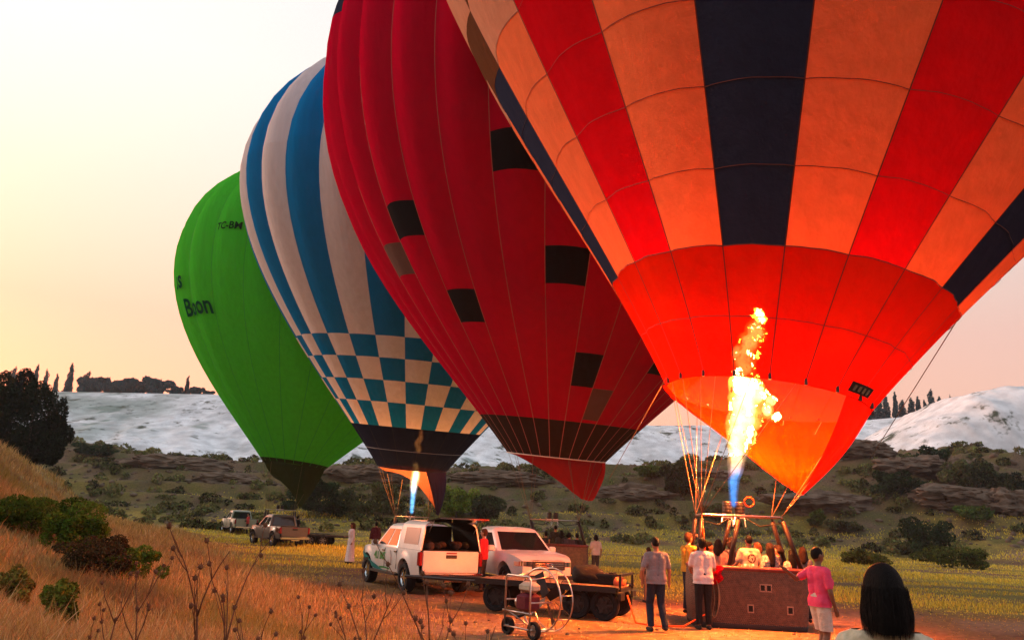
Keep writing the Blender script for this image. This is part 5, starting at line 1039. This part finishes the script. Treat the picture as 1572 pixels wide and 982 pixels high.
# passengers of the near basket: (px of head, top py, Y, facing, ...)
def pz_at(px, py, Yd, h): p = at(px, py, Yd); return p.x, p.y, p.z - h
def passenger(label, px, py, Yd, rz, h, group=G2, **kw):
    x, y, z = pz_at(px, py, Yd, h); z = max(.09, z) if group == G2 else z; return person(label, group, (x, y), R(rz), h, z0=z, fingers=kw.pop('fingers', False), vox=kw.pop('vox', .016), **kw)
passenger('passenger in jacket tinted by orange flame light raising both arms at the basket left end', 1057, 818, 18.4, -60, 1.72, top=(.5, .25, .03), hair='auburn', hairlen=0, sleeve='long', arms={'L': ((-.2, .2, 1.42), (-.06, .26, 1.66)), 'R': ((.2, .2, 1.42), (.05, .26, 1.66))})  # orange glow of the flame is put into the jacket colour
passenger('passenger with loose black hair and pink top left of the emblem shirt man', 1103, 828, 18.1, -30, 1.62, top=(.5, .25, .2), hairlen=.2, female=True)
passenger('passenger with brown hair half hidden behind the middle upright', 1120, 825, 18.4, 40, 1.66, top=(.05, .04, .05), hair='brown', hairlen=.12, female=True)
emb = passenger('man in cream T shirt with round emblem on its back', 1149, 822, 17.75, 6, 1.72, top=(.62, .44, .32), hairlen=-1, arms={'L': ((-.28, .02, 1.15), (-.32, .2, 1.05))}, vox=.012)
passenger('passenger with curly auburn hair beside the emblem shirt man', 1162, 833, 18.3, 20, 1.6, top=(.3, .1, .08), hair='auburn', hairlen=.08, female=True)
passenger('woman with long straight dark hair and patterned blouse', 1181, 834, 17.7, 14, 1.62, top=(.5, .45, .4), pattern=(.08, .09, .1), hair='brown', hairlen=.36, female=True, vox=.013)
passenger('passenger with short curly hair behind the long haired woman', 1194, 837, 18.3, 60, 1.6, top=(.02, .02, .03), hair='brown', hairlen=.03, female=True)
passenger('woman with wide black hair near the right end of the basket', 1215, 846, 17.7, 10, 1.52, top=(.4, .25, .25), hairlen=.3, female=True, vox=.013)
passenger('passenger with grey blue scarf at the far right corner of the basket', 1232, 845, 18.2, -10, 1.58, top=(.12, .13, .15), hair='brown', hairlen=.22, female=True)
passenger('passenger in dark jacket holding the upright at the left', 1088, 832, 18.3, -100, 1.6, top=(.3, .05, .03), hair='black', sleeve='long')
# round emblem printed on the back of the cream shirt
m = MB(); m.lathe([(.001, 0), (.10, 0)], 28); m.v = [(v[0], -.150 + .05 * (v[0] / .1) ** 2 * .35, v[1] + 1.27) for v in m.v]; q = m.build('emblem', mat('emblem_maroon', (.10, .03, .025), .8), emb)
q = random.Random(2); m = MB()
for k in range(9):
    a = 2 * PI * k / 9; r0 = .045 + .015 * (k % 2); m.lathe([(.001, 0), (.016, 0)], 8, Matrix.Translation((r0 * math.cos(a), r0 * math.sin(a), 0)))
m.tube([(.03 * math.cos(t), .03 * math.sin(t), 0) for t in np.linspace(0, 4.4, 12)], .008, 5); m.v = [(v[0], -.1535 + .05 * (v[0] / .1) ** 2 * .35 + v[2] * .1, v[1] + 1.27) for v in m.v]; m.build('emblem_motif', mat('emblem_cream', (.6, .42, .32), .8), emb)
# passengers of the red balloon basket
for px, py, Yd, rz, lab, tp, hl in ((838, 815, 33.4, 20, 'passenger half hidden by the white truck roof', (.03, .03, .03), 0), (853, 806, 33.1, 0, 'tall dark clothed passenger under the red balloon burner', (.02, .02, .022), -1), (862, 814, 33.0, 10, 'passenger with dark hair beside the tall one', (.03, .03, .035), .15), (874, 817, 32.9, -20, 'passenger with big round hair in the far basket', (.06, .05, .06), .04), (886, 818, 33.1, 5, 'dark passenger next to the right upright of the far basket', (.02, .02, .02), 0)):
    passenger(lab, px, py, Yd, rz, 1.65, G3, top=tp, hairlen=hl, vox=.02)
person('person in white top at the right end of the far basket', G3, (3.75, 32.6), R(15), 1.6, (.55, .5, .45), (.05, .04, .04), hairlen=.08, vox=.02, fingers=False, z0=gz(3.75, 32.6))
# far people
p = at(536, 865, 33.8); person('woman in long white clothes left of the canopy pickup', G4, (p.x, p.y), R(120), 1.63, (.62, .55, .56), (.62, .56, .6), 'brown', 'auburn', .15, 'long', 'dress', vox=.018, female=True, eyes=True, fingers=False)
p = at(573, 862, 40); person('person in maroon top beyond the canopy pickup bonnet', G4, (p.x, p.y), R(30), 1.68, (.08, .02, .03), (.03, .03, .03), 'brown', 'black', 0, 'long', vox=.02, fingers=False)
p = at(737, 890, 23.6); person('person in red jacket and cap behind the raised hatch', G4, (p.x + .05, p.y), R(70), 1.72, (.5, .02, .03), (.03, .03, .04), 'tan', 'auburn', 0, 'long', vox=.016, fingers=False)
p = at(380, 806, 66); person('person in red top beside the pale green vehicle', G4, (p.x, p.y), R(100), 1.7, (.5, .05, .05), (.015, .015, .02), 'tan', 'black', 0, 'long', vox=.022, fingers=False)
for px, py, Yd, lab, tp in ((440, 785, 54.2, 'dark figure in the basket behind the grey pickup', (.03, .025, .02)), (449, 780, 54.5, 'tallest figure in the basket behind the grey pickup', (.04, .03, .025)), (458, 790, 54.1, 'right hand figure in the basket behind the grey pickup', (.02, .02, .02)), (432, 792, 54.6, 'left hand figure in the basket behind the grey pickup', (.05, .04, .04))):
    p = at(px, py, Yd); person(lab, 'people in the green balloon basket', (p.x, p.y), R(px * 7), 1.66, tp, (.02, .02, .02), 'brown', 'black', 0, vox=.026, fingers=False, z0=.1)
# foreground woman, seen from behind
fw = person('woman with black bob and cream top in the right foreground', None, (1.745, 3.75), R(-10), 1.735, (.62, .56, .42), (.1, .09, .08), 'fair', 'black', 0, 'short', vox=.009, female=True, pattern=(.44, .40, .27), z0=gz(1.79, 3.75), hem=.9)
H0 = Vector((0, 0, 1.645)); hm = MB(); hm.ell(H0 + Vector((0, -.02, .022)), (.088, .1, .116), 18, 12); hm.capsule(H0 + Vector((-.032, -.04, 0)), H0 + Vector((-.042, -.05, -.10)), .066, .062, 14); hm.capsule(H0 + Vector((.032, -.04, 0)), H0 + Vector((.042, -.05, -.10)), .066, .062, 14); hm.capsule(H0 + Vector((0, -.05, 0)), H0 + Vector((0, -.06, -.11)), .084, .08, 14)
for ch in list(fw.children):
    if ch.name.startswith('hair'):
        PENDING[:] = [q for q in PENDING if q[0] is not ch]; bpy.data.objects.remove(ch)
hair_o = union_obj('hair', hm, HR['black'], fw, .009, 3, [((0, 0, 1.475), (0, 0, -1))])
r = random.Random(4); m = MB()
for k in range(700):
    a = r.uniform(PI * .95, 2.05 * PI); ra = r.uniform(.96, 1.03) + (r.uniform(0, .09) if k % 9 == 0 else 0); t0 = Vector((.094 * math.cos(a) * ra, -.035 + .09 * math.sin(a) * ra, 1.645 + r.uniform(-.02, .04))); t1_ = Vector((t0.x * (1.06 + r.uniform(-.1, .08)), t0.y * 1.05 - .012, 1.475 + r.uniform(-.03, .01)))
    w = Vector((-math.sin(a), math.cos(a), 0)) * .0022; md = (t0 + t1_) / 2 + Vector((math.cos(a), math.sin(a), 0)) * .012; m.add([t0 - w, t0 + w, md + w, md - w, t1_], [(0, 1, 2, 3), (3, 2, 4)])
m.build('loose_strands', HR['black'], fw)
m = MB(); m.grid([[Vector((.118 + .042 * u + .02 * math.sin(PI * v), -.105 + .26 * v - .02 * abs(v - .5), 1.475 - .10 * abs(v - .45) ** 1.5 * 6)) for u in (0, 1)] for v in np.linspace(-.35, 1.1, 14)]); m.build('bag_strap', M['black_cloth'], fw)
flush_pending()
# ------------------------------------------------------------------ morning haze: one closed box round everything
m, n_, l_, out = new_mat('haze'); pv = n_.new('ShaderNodeVolumePrincipled'); pv.inputs['Color'].default_value = (.80, .88, .95, 1); pv.inputs['Density'].default_value = .0003; pv.inputs['Anisotropy'].default_value = .2; l_.new(pv.outputs[0], out.inputs['Volume'])
mb = MB(); mb.box((0, 180, 29), (700, 480, 72)); o = mb.build('haze', m, None, False); tag(o, 'thin blue morning haze filling the air of the valley', 'haze', kind='stuff')
